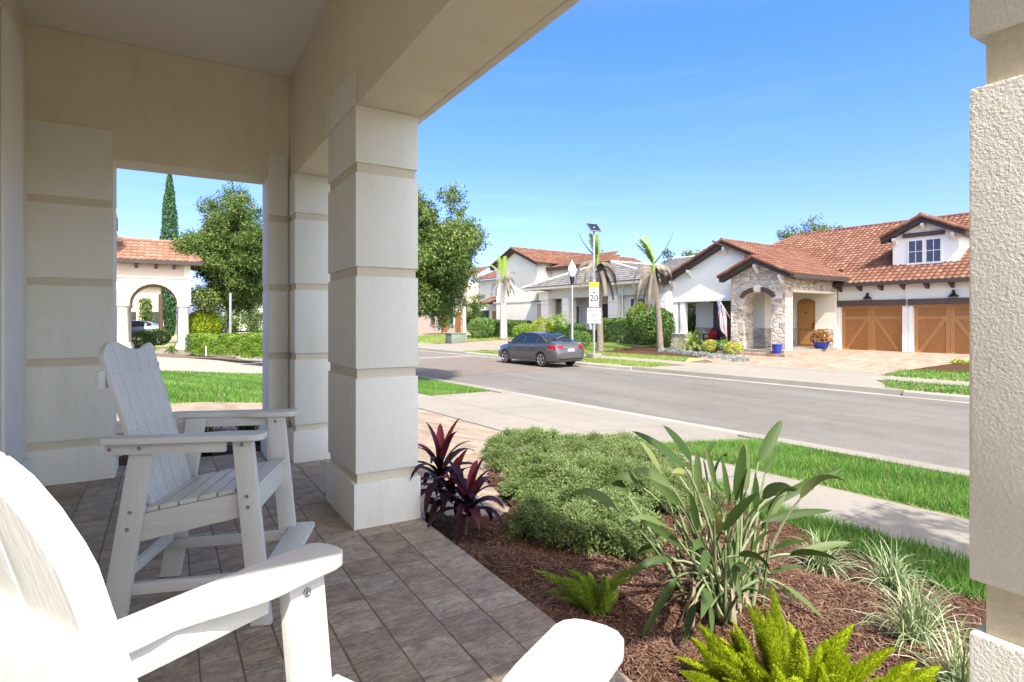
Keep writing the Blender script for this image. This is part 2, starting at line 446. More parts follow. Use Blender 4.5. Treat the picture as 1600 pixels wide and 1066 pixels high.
class MB:
    def __init__(s): s.v, s.f, s.m, s.t = [], [], [], []
    def face(s, pts, mi=0, t=.5):
        i = len(s.v)
        s.v += [tuple(p) for p in pts]
        s.f.append(tuple(range(i, i + len(pts)))); s.m.append(mi); s.t.append(t)
    def add(s, vs, fs, mi=0, t=.5):
        i = len(s.v)
        s.v += [tuple(p) for p in vs]
        for f in fs:
            s.f.append(tuple(i + k for k in f)); s.m.append(mi); s.t.append(t)
    def hexa(s, b, t_, mi=0, t=.5):       # bottom quad, top quad
        s.add(list(b) + list(t_), [(3, 2, 1, 0), (4, 5, 6, 7), (0, 1, 5, 4), (1, 2, 6, 5), (2, 3, 7, 6), (3, 0, 4, 7)], mi, t)
        return s
    def box(s, x0, y0, z0, x1, y1, z1, mi=0, t=.5):
        return s.hexa([(x0, y0, z0), (x1, y0, z0), (x1, y1, z0), (x0, y1, z0)], [(x0, y0, z1), (x1, y0, z1), (x1, y1, z1), (x0, y1, z1)], mi, t)
    def sbox(s, s0, w0, z0, s1, w1, z1, mi=0, t=.5):   # box in street coordinates
        q = lambda z: [P(s0, w0, z), P(s0, w1, z), P(s1, w1, z), P(s1, w0, z)]
        return s.hexa(q(z0), q(z1), mi, t)
    def prism(s, pts, ext, mi=0, t=.5):
        n = len(pts); ext = Vector(ext)
        pts = [Vector(p) for p in pts]
        s.add(pts + [p + ext for p in pts], [tuple(range(n - 1, -1, -1)), tuple(range(n, 2 * n))] + [(i, (i + 1) % n, n + (i + 1) % n, n + i) for i in range(n)], mi, t)
        return s
    def bar(s, p0, p1, w, h, up=(0, 0, 1), mi=0, t=.5):
        p0, p1 = Vector(p0), Vector(p1)
        d = (p1 - p0).normalized()
        a = d.cross(Vector(up)).normalized() * (w / 2)
        b = a.normalized().cross(d).normalized() * (h / 2)
        return s.hexa([p0 - a - b, p0 + a - b, p1 + a - b, p1 - a - b], [p0 - a + b, p0 + a + b, p1 + a + b, p1 - a + b], mi, t)
    def tube(s, pts, rad, n=8, mi=0, t=.5, cap=True):
        pts = [Vector(p) for p in pts]
        if not hasattr(rad, '__len__'): rad = [rad] * len(pts)
        rings = []; ref = Vector((.31, .17, .93))
        for i, p in enumerate(pts):
            d = (pts[min(i + 1, len(pts) - 1)] - pts[max(i - 1, 0)]).normalized()
            a = d.cross(ref)
            if a.length < .15: a = d.cross(Vector((1, 0, 0)))
            a.normalize(); b = d.cross(a)
            rings.append([p + (a * math.cos(2 * math.pi * k / n) + b * math.sin(2 * math.pi * k / n)) * rad[i] for k in range(n)])
        fs = []
        for i in range(len(pts) - 1):
            for k in range(n):
                fs.append((i * n + k, i * n + (k + 1) % n, (i + 1) * n + (k + 1) % n, (i + 1) * n + k))
        if cap:
            fs.append(tuple(range(n - 1, -1, -1)))
            fs.append(tuple((len(pts) - 1) * n + k for k in range(n)))
        s.add([q for r in rings for q in r], fs, mi, t)
        return s
    def lathe(s, prof, c, n=16, mi=0, t=.5):
        c = Vector(c); vs = []; fs = []
        for r, z in prof:
            vs += [c + Vector((r * math.cos(2 * math.pi * k / n), r * math.sin(2 * math.pi * k / n), z)) for k in range(n)]
        for i in range(len(prof) - 1):
            fs += [(i * n + k, i * n + (k + 1) % n, (i + 1) * n + (k + 1) % n, (i + 1) * n + k) for k in range(n)]
        fs += [tuple(range(n - 1, -1, -1)), tuple((len(prof) - 1) * n + k for k in range(n))]
        s.add(vs, fs, mi, t)
        return s
    def strip(s, rows, mi=0, t=.5):       # rows of equal length
        k = len(rows[0])
        vs = [p for r in rows for p in r]
        fs = [(i * k + j, i * k + j + 1, (i + 1) * k + j + 1, (i + 1) * k + j) for i in range(len(rows) - 1) for j in range(k - 1)]
        s.add(vs, fs, mi, t)
        return s
    def mesh(s, name, mats, smooth=None):
        me = bpy.data.meshes.new(name)
        me.from_pydata(s.v, [], s.f)
        for m in ([mats] if isinstance(mats, str) else mats): me.materials.append(M[m])
        me.polygons.foreach_set('material_index', s.m)
        a = me.attributes.new('tint', 'FLOAT', 'FACE')
        a.data.foreach_set('value', np.array(s.t, dtype=np.float32))
        if smooth is not None:
            me.polygons.foreach_set('use_smooth', np.ones(len(s.f), dtype=bool))
            bm = bmesh.new(); bm.from_mesh(me)
            bmesh.ops.remove_doubles(bm, verts=bm.verts, dist=1e-5)
            bm.to_mesh(me); bm.free()
            me.set_sharp_from_angle(angle=R(smooth))
        me.update()
        return me
    def build(s, name, mats, par=None, world=True, smooth=None, bevel=0, seg=2):
        me = s.mesh(name, mats, smooth)
        if bevel:
            bm = bmesh.new(); bm.from_mesh(me)
            bmesh.ops.remove_doubles(bm, verts=bm.verts, dist=1e-5)
            ed = [e for e in bm.edges if len(e.link_faces) == 2 and e.calc_face_angle(0) > .5]
            bmesh.ops.bevel(bm, geom=ed, offset=bevel, segments=seg, profile=.6, affect='EDGES', clamp_overlap=True)
            bm.to_mesh(me); bm.free()
            me.polygons.foreach_set('use_smooth', np.ones(len(me.polygons), dtype=bool))
            me.set_sharp_from_angle(angle=R(50))
        return link(name, me, par, world)
def dup(root, loc, rz, label, group=None):
    r = root.copy(); COL.objects.link(r)
    r.location = loc; r.rotation_euler = (0, 0, rz)
    r['label'] = label
    if group: r['group'] = group
    def kids(a, b):
        for ch in list(a.children):
            c = ch.copy(); COL.objects.link(c); c.parent = b
            kids(ch, c)
    kids(root, r)
    return r
def text_mb(mb, body, size, org, right, up, mi, align='CENTER'):
    cu = bpy.data.curves.new('lettering', 'FONT')
    cu.body = body; cu.size = size; cu.align_x = align; cu.align_y = 'CENTER'; cu.fill_mode = 'FRONT'; cu.offset = size * .018
    o = bpy.data.objects.new('lettering', cu); COL.objects.link(o)
    dg = bpy.context.evaluated_depsgraph_get()
    me = bpy.data.meshes.new_from_object(o.evaluated_get(dg))
    org, right, up = Vector(org), Vector(right), Vector(up)
    vs = [org + right * v.co.x + up * v.co.y for v in me.vertices]
    mb.add(vs, [tuple(p.vertices) for p in me.polygons], mi)
    bpy.data.objects.remove(o); bpy.data.meshes.remove(me); bpy.data.curves.remove(cu)

def inpoly(x, y, poly):
    ins = np.zeros(len(x), bool)
    j = len(poly) - 1
    for i in range(len(poly)):
        xi, yi = poly[i][0], poly[i][1]; xj, yj = poly[j][0], poly[j][1]
        c = ((yi > y) != (yj > y)) & (x < (xj - xi) * (y - yi) / (yj - yi + 1e-12) + xi)
        ins ^= c; j = i
    return ins
def scatter(poly, n):
    xs = [p[0] for p in poly]; ys = [p[1] for p in poly]
    out = np.zeros((0, 2))
    while len(out) < n:
        q = np.stack([nr.uniform(min(xs), max(xs), n * 2), nr.uniform(min(ys), max(ys), n * 2)], 1)
        out = np.concatenate([out, q[inpoly(q[:, 0], q[:, 1], poly)]])
    return out[:n]
def gz_np(x, y):
    w = x * NX + y * NY
    return np.interp(w, [a for a, b in PW], [b for a, b in PW])
def unit(a): return a / np.linalg.norm(a, axis=-1, keepdims=True)
def leaves(name, pts, size, m, par=None, asp=.5, outward=None, bias=.5, tint=None, world=True, jitter=.35):
    n = len(pts)
    d = unit(nr.normal(size=(n, 3)))
    if outward is not None: d = unit(d + bias * outward)
    q = unit(np.cross(d, nr.normal(size=(n, 3))))
    s = size * (1 + jitter * nr.uniform(-1, 1, (n, 1)))
    v = np.stack([pts - d * s * .5, pts + q * s * asp * .5, pts + d * s * .5, pts - q * s * asp * .5], 1).reshape(-1, 3)
    f = np.arange(4 * n).reshape(n, 4)
    if tint is None: tint = nr.random(n)
    return fast_mesh(name, v, f, m, tint, par, world)
def blades(name, pts, h, wd, m, par=None, tilt=.45, tint=None, world=True, outward=None, ob=0.):
    n = len(pts)
    d = nr.normal(size=(n, 3)) * tilt; d[:, 2] = 1
    if outward is not None: d = d + outward * ob
    d = unit(d)
    q = nr.normal(size=(n, 3)); q[:, 2] *= .3
    q = unit(np.cross(d, q))
    s = h * nr.uniform(.6, 1.25, (n, 1))
    v = np.stack([pts - q * wd * .5, pts + q * wd * .5, pts + d * s], 1).reshape(-1, 3)
    f = np.arange(3 * n).reshape(n, 3)
    if tint is None: tint = nr.random(n)
    return fast_mesh(name, v, f, m, tint, par, world)

# ================================================================== THE SETTING
def lim(vals): return sorted(set(vals))
sv = lim([-400, -200, -100, -60] + list(range(-40, 101, 4)) + [120, 160, 240, 400])
wv = lim([-400, -200, -100, -50, -20, -10, -5, 0, 3, 40, 60, 100, 200, 400] + [a for a, b in PW if abs(a) < 400])
gm = MB()
rows = [[P(s, w) + Vector((0, 0, -.004)) for w in wv] for s in sv]
gm.strip(rows[::-1])
tag(gm.build('ground', 'soil'), kind='structure')

def sheet(name, polys, off, m, kind='structure', par=None):
    """flat polygons in (s, w), draped on the terrain, cut where its slope changes"""
    bm = bmesh.new()
    for poly in polys:
        vs = [bm.verts.new(P(s, w, 0)) for s, w in poly]
        bm.faces.new(vs)
    for w, _ in PW[1:-1]:
        bmesh.ops.bisect_plane(bm, geom=bm.verts[:] + bm.edges[:] + bm.faces[:], plane_co=P(0, w, 0), plane_no=(NX, NY, 0))
    for v in bm.verts: v.co.z = gxy(v.co.x, v.co.y) + off
    bmesh.ops.recalc_face_normals(bm, faces=bm.faces)
    for f in bm.faces:
        if f.normal.z < 0: f.normal_flip()
    me = bpy.data.meshes.new(name); bm.to_mesh(me); bm.free()
    me.materials.append(M[m])
    o = link(name, me, par)
    return tag(o, kind=kind)
def sw(p): return (p.x * TX + p.y * TY, p.x * NX + p.y * NY)

# the road
rd = MB()
rd.face([P(-60, 9.0, -.6), P(-60, 17.2, -.6), P(300, 17.2, -.6), P(300, 9.0, -.6)][::-1])
for f in (0,): rd.f[f] = tuple(reversed(rd.f[f]))
o = rd.build('road', 'asphalt'); tag(o, kind='structure')
# pale gutter strips along both sides
gu = MB()
for a, b in ((8.98, 9.32), (16.85, 17.2)):
    gu.face([P(-60, a, -.596), P(-60, b, -.596), P(300, b, -.596), P(300, a, -.596)])
tag(gu.build('gutter', 'kerb_concrete'), kind='structure')
# brick paved crossing with a pale concrete band beyond it
bk_ = MB(); bk_.face([P(17.7, 9.33, -.5955), P(17.7, 16.84, -.5955), P(26.6, 16.84, -.5955), P(26.6, 9.33, -.5955)][::-1])
tag(bk_.build('brick_crossing', 'paver_road'), kind='structure')
mk = MB(); mk.face([P(26.61, 9.33, -.5952), P(26.61, 16.84, -.5952), P(27.5, 16.84, -.5952), P(27.5, 9.33, -.5952)][::-1])
tag(mk.build('crossing_band', 'concrete_far'), kind='structure')

# far kerb: raised lengths between driveways, with a rolled top
def kerb(mb, s0, s1, w0, w1, z0, z1):
    prof = [(w0, z0), (w0 + .03, z1 - .03), (w0 + .08, z1), (w1, z1), (w1, z0 - .2), (w0, z0 - .2)]
    n = max(2, int((s1 - s0) / 3))
    rows = [[P(s0 + (s1 - s0) * i / n, w, z) for w, z in prof + prof[:1]] for i in range(n + 1)]
    mb.strip(rows)
    for i in (0, n):
        mb.face([P(s0 + (s1 - s0) * i / n, w, z) for w, z in prof])
kb = MB()
KF = [(-60, 7.2), (15.9, 29.2), (35.6, 300)]
KF = [(-60, 6.2), (15.7, 28.4), (40.5, 300)]
for a, b in KF: kerb(kb, a, b, 17.1, 17.35, -.6, -.46)
tag(kb.build('kerb', 'kerb_concrete', smooth=40), kind='structure')
kn = MB()
for a, b in ((-60, 5.6), (12.6, 300)):
    kerb(kn, a, b, 8.98, 8.72, -.6, -.53)
tag(kn.build('near_kerb', 'concrete', smooth=40), kind='structure')

# near pavement (slabs) and driveway apron
sl = MB()
def slab(mb, poly, off=.02, t=.5, gap=.006):
    c = (sum(p[0] for p in poly) / len(poly), sum(p[1] for p in poly) / len(poly))
    pts = []
    for s, w in poly:
        ds, dw = c[0] - s, c[1] - w
        pts.append((s + math.copysign(gap, ds), w + math.copysign(gap, dw)))
    mb.face([P(s, w, gz(w) + off) for s, w in pts], 0, t)
s0 = -20.0
while s0 < 60:
    if not 5.2 < s0 < 12.4:
        slab(sl, [(s0, 5.42), (s0 + 1.5, 5.42), (s0 + 1.5, 6.62), (s0, 6.62)][::-1])
    s0 += 1.5
base_s = MB()
o = sl.build('sidewalk', 'concrete'); tag(o, kind='structure')
sheet('sidewalk_base', [[(-20, 5.40), (60, 5.40), (60, 6.64), (-20, 6.64)]], .012, 'kerb_concrete')
ap = MB()
for a, b in ((4.0, 7.0), (7.0, 10.0), (10.0, 13.0)):
    fa = lambda s: {4.0: 5.2, 13.0: 13.2}.get(s, s)
    ga = lambda s: {4.0: 5.8, 13.0: 12.6}.get(s, s)
    slab(ap, [(ga(a), 5.44), (ga(b), 5.44), (ga(b), 6.6), (ga(a), 6.6)][::-1], .024)
    slab(ap, [(ga(a), 6.6), (ga(b), 6.6), (fa(b), 9.0), (fa(a), 9.0)][::-1], .024)
tag(ap.build('driveway_apron', 'concrete'), kind='structure')

# our paved drive and the strip of lawn beyond it (porch axes)
def xy_sheet(name, poly, off, m, kind='structure'):
    return sheet(name, [[(x * TX + y * TY, x * NX + y * NY) for x, y in poly]], off, m, kind)
def toX(s, w): return tuple(P(s, w, 0))[:2]
def gpt(px, py): p = onz(px, py, -.11); return (p.x, p.y)
EDGE = [gpt(672, 806), gpt(771, 794), gpt(800, 772), gpt(762, 728), gpt(770, 700), gpt(815, 676)]
drive = [(1.2, 4.0)] + EDGE + [(4.6, 7.0), toX(6.6, 5.43), toX(12.4, 5.43), (3.2, 11.9), (-9, 11.9), (-9, 8.6), (1.2, 8.6)]
xy_sheet('driveway', drive, .012, 'paver_near')
xy_sheet('neighbour_walk', [(-14, 19.4), toX(19.6, 5.4), toX(26.5, 5.4), (2.6, 26.3), (1.9, 28.2), (-14, 28.6)], .012, 'paver_neighbour')
LAWN = [(-14, 11.9), (3.2, 11.9), toX(12.4, 5.40), toX(19.6, 5.40), (-14, 19.4)]
xy_sheet('side_lawn_base', LAWN, .010, 'lawn_base')
STRIP_R = [(-14, 6.64), (5.75, 6.64), (5.2, 8.7), (-14, 8.7)]
STRIP_L = [(12.7, 6.64), (19.6, 6.64), (20.6, 8.7), (13.2, 8.7)]
sheet('verge_base', [STRIP_R, STRIP_L, [(26.5, 5.5), (60, 5.5), (60, 8.7), (26.5, 8.7)]], .016, 'lawn_base')
# across the street
sheet('far_sidewalk', [[(-60, 19.2), (300, 19.2), (300, 20.4), (-60, 20.4)]], .014, 'concrete_far')
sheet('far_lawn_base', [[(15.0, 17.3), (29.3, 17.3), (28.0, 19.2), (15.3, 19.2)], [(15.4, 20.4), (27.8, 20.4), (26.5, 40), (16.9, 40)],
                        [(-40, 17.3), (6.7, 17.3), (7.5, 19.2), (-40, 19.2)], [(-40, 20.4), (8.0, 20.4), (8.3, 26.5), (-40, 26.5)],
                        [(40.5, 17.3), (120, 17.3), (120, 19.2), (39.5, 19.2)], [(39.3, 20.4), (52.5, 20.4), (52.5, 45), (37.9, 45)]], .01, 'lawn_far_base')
sheet('far_apron', [[(6.2, 17.15), (15.7, 17.15), (14.6, 19.2), (7.7, 19.2)], [(7.7, 20.4), (14.6, 20.4), (14.5, 20.9), (7.9, 20.9)],
                    [(28.4, 17.15), (40.5, 17.15), (39.4, 19.2), (29.5, 19.2)]], .018, 'concrete_far')
sheet('far_driveway', [[(8.0, 20.9), (14.6, 20.9), (16.6, 22.6), (16.6, 25.2), (14.0, 25.4), (14.0, 30.5), (7.4, 30.5)]], .02, 'paver_pink')
sheet('grey_house_driveway', [[(29.5, 20.4), (37.6, 20.4), (37.6, 30), (31, 30)]], .02, 'paver_pink')
sheet('red_house_driveway', [[(52.8, 17.3), (70, 17.3), (70, 40), (52.8, 40)]], .02, 'paver_pink')
BED_C = [(16.3, 22.2), (22.6, 21.8), (23.0, 26.4), (16.7, 26.3)]
sheet('far_bed', [BED_C], .026, 'mulch')
sheet('far_side_bed', [[(4.0, 23.6), (8.0, 22.3), (7.6, 26.5), (4.0, 26.5)]], .026, 'mulch')

# the planting bed beside the porch: uneven mulch with loose chips
BED = [(1.50, -.68), (1.50, 4.05)] + EDGE + [(4.6, 7.0), toX(6.6, 5.40), toX(3.6, 5.40), (4.75, 3.2), (4.45, 2.2), (4.35, 1.2), (4.3, -1.5)]
nx, ny = 84, 190
gx = np.linspace(1.45, 5.5, nx); gy = np.linspace(-1.55, 7.1, ny)
ph = nr.uniform(0, 6.28, 12); fr = nr.uniform(2, 9, (12, 2))
def bedz(x, y):
    z = gz_np(x, y) + .028
    for k in range(12): z = z + .006 * np.sin(fr[k, 0] * x + fr[k, 1] * y + ph[k])
    return z + .05 * np.exp(-((x - 3.0) ** 2 / .9 + (y - 2.2) ** 2 / 2.0))
X, Y = np.meshgrid(gx, gy, indexing='ij')
Z = bedz(X, Y) + nr.normal(0, .004, X.shape)
ok = inpoly(X.ravel(), Y.ravel(), BED).reshape(X.shape)
fs = [(i * ny + j, (i + 1) * ny + j, (i + 1) * ny + j + 1, i * ny + j + 1) for i in range(nx - 1) for j in range(ny - 1) if ok[i, j] or ok[i + 1, j + 1]]
o = fast_mesh('mulch_bed', np.stack([X, Y, Z], -1).reshape(-1, 3), np.array(fs), 'mulch', smooth=True)
tag(o, kind='structure')
q = np.concatenate([scatter(BED, 34000), scatter([(1.55, .6), (3.9, .3), (3.9, 3.0), (1.55, 4.05)], 46000)])
n = len(q)
az = nr.uniform(0, 6.283, n); el = nr.normal(0, .25, n)
L = nr.gamma(2.0, .0065, n)[:, None] + .004; Wd = nr.uniform(.0015, .004, n)[:, None]
d = np.stack([np.cos(az) * np.cos(el), np.sin(az) * np.cos(el), np.sin(el)], 1)
s_ = unit(np.cross(d, np.stack([nr.normal(0, .3, n), nr.normal(0, .3, n), np.ones(n)], 1)))
p = np.stack([q[:, 0], q[:, 1], bedz(q[:, 0], q[:, 1]) + nr.uniform(.002, .016, n)], 1)
v = np.stack([p - d * L - s_ * Wd, p + d * L - s_ * Wd * .6, p + d * L + s_ * Wd * .6, p - d * L + s_ * Wd], 1).reshape(-1, 3)
o = fast_mesh('mulch_chips', v, np.arange(4 * n).reshape(n, 4), 'mulch_chip', nr.random(n))
tag(o, 'loose red brown bark chips covering the planting bed beside the porch', 'mulch', kind='stuff')

def lawn(name, poly, n, h, wd, m, label, dry=.06, sw_=True, off=.0, cl=.5):
    pp = [toX(*p) for p in poly] if sw_ else poly
    q = scatter(pp, n)
    z = gz_np(q[:, 0], q[:, 1]) + off
    patch = .5 + .25 * np.sin(q[:, 0] * 1.7 + 1) * np.sin(q[:, 1] * 1.3) + .25 * np.sin(q[:, 0] * 4.1 + q[:, 1] * 3.3)
    t = np.clip(cl * nr.random(n) + (1 - cl) * patch, 0, .93)
    t[nr.random(n) < dry] = 1
    o = blades(name, np.stack([q[:, 0], q[:, 1], z], 1), h, wd, m, tint=t)
    return tag(o, label, 'grass', kind='stuff')
lawn('verge_grass', [(-3, 6.66), (5.75, 6.66), (5.25, 8.72), (-3, 8.72)], 70000, .10, .011, 'grass_near', 'bright green turf strip between the pavement and the road', .05)
lawn('dry_verge_grass', [(4.6, 6.66), (5.78, 6.66), (5.55, 7.5), (4.6, 7.1)], 2500, .06, .009, 'grass_sun', 'browned turf at the end of the verge beside the driveway apron', .5)
lawn('corner_verge_grass', STRIP_L, 26000, .10, .018, 'grass_near', 'green turf island between the driveway and the road', .03)
lawn('bed_edge_grass', [(4.72, 3.6), (5.42, 4.3), toX(3.9, 5.42), toX(-3, 5.42), (4.3, -1.5), (4.3, 1.2), (4.4, 2.2)], 26000, .12, .011, 'grass_near', 'green turf between the mulch bed and the pavement', .04, False)
lawn('side_lawn_grass', [(-5, 12.0), (3.2, 12.0), toX(12.6, 5.38), toX(19.3, 5.38), (-5, 19.3)], 80000, .10, .022, 'grass_near', 'mown green lawn between the two driveways beyond the porch', .05, False)
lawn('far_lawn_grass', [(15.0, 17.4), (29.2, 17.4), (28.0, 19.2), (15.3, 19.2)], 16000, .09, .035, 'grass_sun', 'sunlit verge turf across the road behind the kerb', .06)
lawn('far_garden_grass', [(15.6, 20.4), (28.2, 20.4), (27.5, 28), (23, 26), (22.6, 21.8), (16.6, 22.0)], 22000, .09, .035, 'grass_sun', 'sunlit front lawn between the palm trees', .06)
lawn('far_corner_grass', [(-3, 17.4), (6.7, 17.4), (7.5, 19.2), (-3, 19.2)], 14000, .10, .03, 'grass_near', 'green verge turf beside the far driveway kerb', .12)
lawn('far_side_grass', [(3, 20.4), (8.0, 20.4), (8.1, 22.4), (4, 23.8)], 7000, .10, .03, 'grass_near', 'green turf beside the pink paved driveway', .06)
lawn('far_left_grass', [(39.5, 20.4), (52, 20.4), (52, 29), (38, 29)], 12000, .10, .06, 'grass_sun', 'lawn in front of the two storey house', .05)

# ================================================================== OUR PORCH
# floor of individual tumbled pavers in rows along the porch
fl = MB()
cw = [(1.3135, 1.555), (1.092, 1.312)]
x = 1.09
while x > -1.1:
    wd_ = rng.choice([.15, .21, .23, .23, .30]); cw.append((x - wd_ + .0015, x)); x -= wd_
for i, (x0, x1) in enumerate(cw):
    y = -.6 - rng.random() * .3
    while y < 6.6:
        L_ = rng.choice([.15, .225, .225, .30, .30])
        y1 = min(y + L_, 6.64)
        t = rng.random()
        g = .001; b = .003; h = rng.uniform(-.001, .001)
        j = lambda: rng.uniform(-.0015, .0015)
        xa, xb, ya, yb = x0 + g, x1 - g, y + .0025, y1 - .0025
        bot = [(xa, ya, -.012), (xb, ya, -.012), (xb, yb, -.012), (xa, yb, -.012)]
        top = [(xa + b + j(), ya + b + j(), h), (xb - b + j(), ya + b + j(), h), (xb - b + j(), yb - b + j(), h), (xa + b + j(), yb - b + j(), h)]
        fl.add(bot + top, [(4, 5, 6, 7), (0, 1, 5, 4), (1, 2, 6, 5), (2, 3, 7, 6), (3, 0, 4, 7)], 0, t)
        y = y1
o = fl.build('porch_floor', 'porch_paver'); tag(o, kind='structure')
fb = MB().box(-1.2, -.7, -.30, 1.553, 6.65, -.0035)
tag(fb.build('porch_floor_base', 'joint_sand'), kind='structure')

home = empty('porch_house', (0, 6, 0), 'cream stucco house porch with banded square columns around the white chairs', 'house')
CEIL, BEAM, PIL = 3.89, 2.84, 3.08
cb = MB().box(-1.3, -.30, CEIL, 1.62, 6.9, 4.22)
cb.build('ceiling', 'ceiling_paint', home)
bm_ = MB().box(1.10, -.30, BEAM, 1.548, 6.9, CEIL - .001)
bm_.build('beam', 'stucco_tan', home, bevel=.004)
MB().box(1.549, -.35, BEAM - .004, 1.60, 6.95, 3.12).build('drip_edge', 'stucco_cream', home, bevel=.004)
MB().box(-1.0, -.245, BEAM, 1.099, .06, CEIL - .002).build('end_beam', 'stucco_tan', home)
# wall at the far end with its opening
ew = MB()
ew.box(-1.35, 6.22, -.02, -.392, 6.60, CEIL - .003)
ew.box(-.392, 6.22, BEAM, 1.098, 6.60, CEIL - .003)
ew.box(.90, 6.22, -.02, 1.098, 6.60, BEAM)
ew.build('end_wall', 'stucco_tan', home)
BND = [(2.458, 2.392), (1.76, 1.694), (1.07, 1.004), (.367, .30)]
def column(x0, y0, x1, y1, top, rough=False, base_proud=.014, cut=None):
    """painted blocks with recessed tan bands between them"""
    m = MB(); i = .014
    zs = [top] + [z for b in BND for z in b] + [-.02]
    for k in range(0, len(zs), 2):
        e = base_proud if k == len(zs) - 2 else 0
        m.box(x0 - e, y0 - e, zs[k + 1], x1 + e, y1 + e, zs[k])
    c = m.build('column', 'column_rough' if rough else 'column_paint', home, bevel=.005)
    for a, b in BND:
        MB().box(x0 + i, y0 + i, b - .004, x1 - i, y1 - i, a + .004).build('band', 'band_rough' if rough else 'band_tan', c)
    return c
column(1.092, 3.812, 1.536, 4.57, BEAM - .001)
MB().box(1.079, 3.812, BEAM, 1.0992, 4.57, PIL).build('column_cap', 'column_paint', home, bevel=.003)
column(1.092, 5.90, 1.536, 6.75, BEAM - .001)
column(.874, -.25, 1.09, .322, BEAM - .002, True, .009)
# flat pilasters on the end wall, either side of the opening
column(-1.30, 6.185, -.388, 6.62, PIL)
column(.895, 6.185, 1.0775, 6.62, PIL)
# house wall on the left with a window casing
MB().box(-1.5, -8, -.1, -.983, 6.219, 4.2).build('house_wall', 'stucco_cream', home)
wc = MB()
wc.box(-.982, 4.9, .34, -.93, 5.64, 3.5)
wc.box(-.929, 5.0, .36, -.905, 5.58, 3.48)
wc.box(-.982, 4.6, .26, -.885, 5.70, .34)
wc.build('window_casing', 'white_trim', home, bevel=.006)
MB().box(-9, -8, 0, -1.51, 6.6, 4.21).build('house_body', 'stucco_cream', home)
rf = MB(); rf.prism([(-9.3, -8.3, 4.22), (-1.3, -8.3, 4.22), (-1.3, -.35, 4.22), (1.64, -.35, 4.22), (1.64, 6.95, 4.22), (-9.3, 6.95, 4.22)], (0, 0, .1))
rf.build('roof', 'tile_red', home)

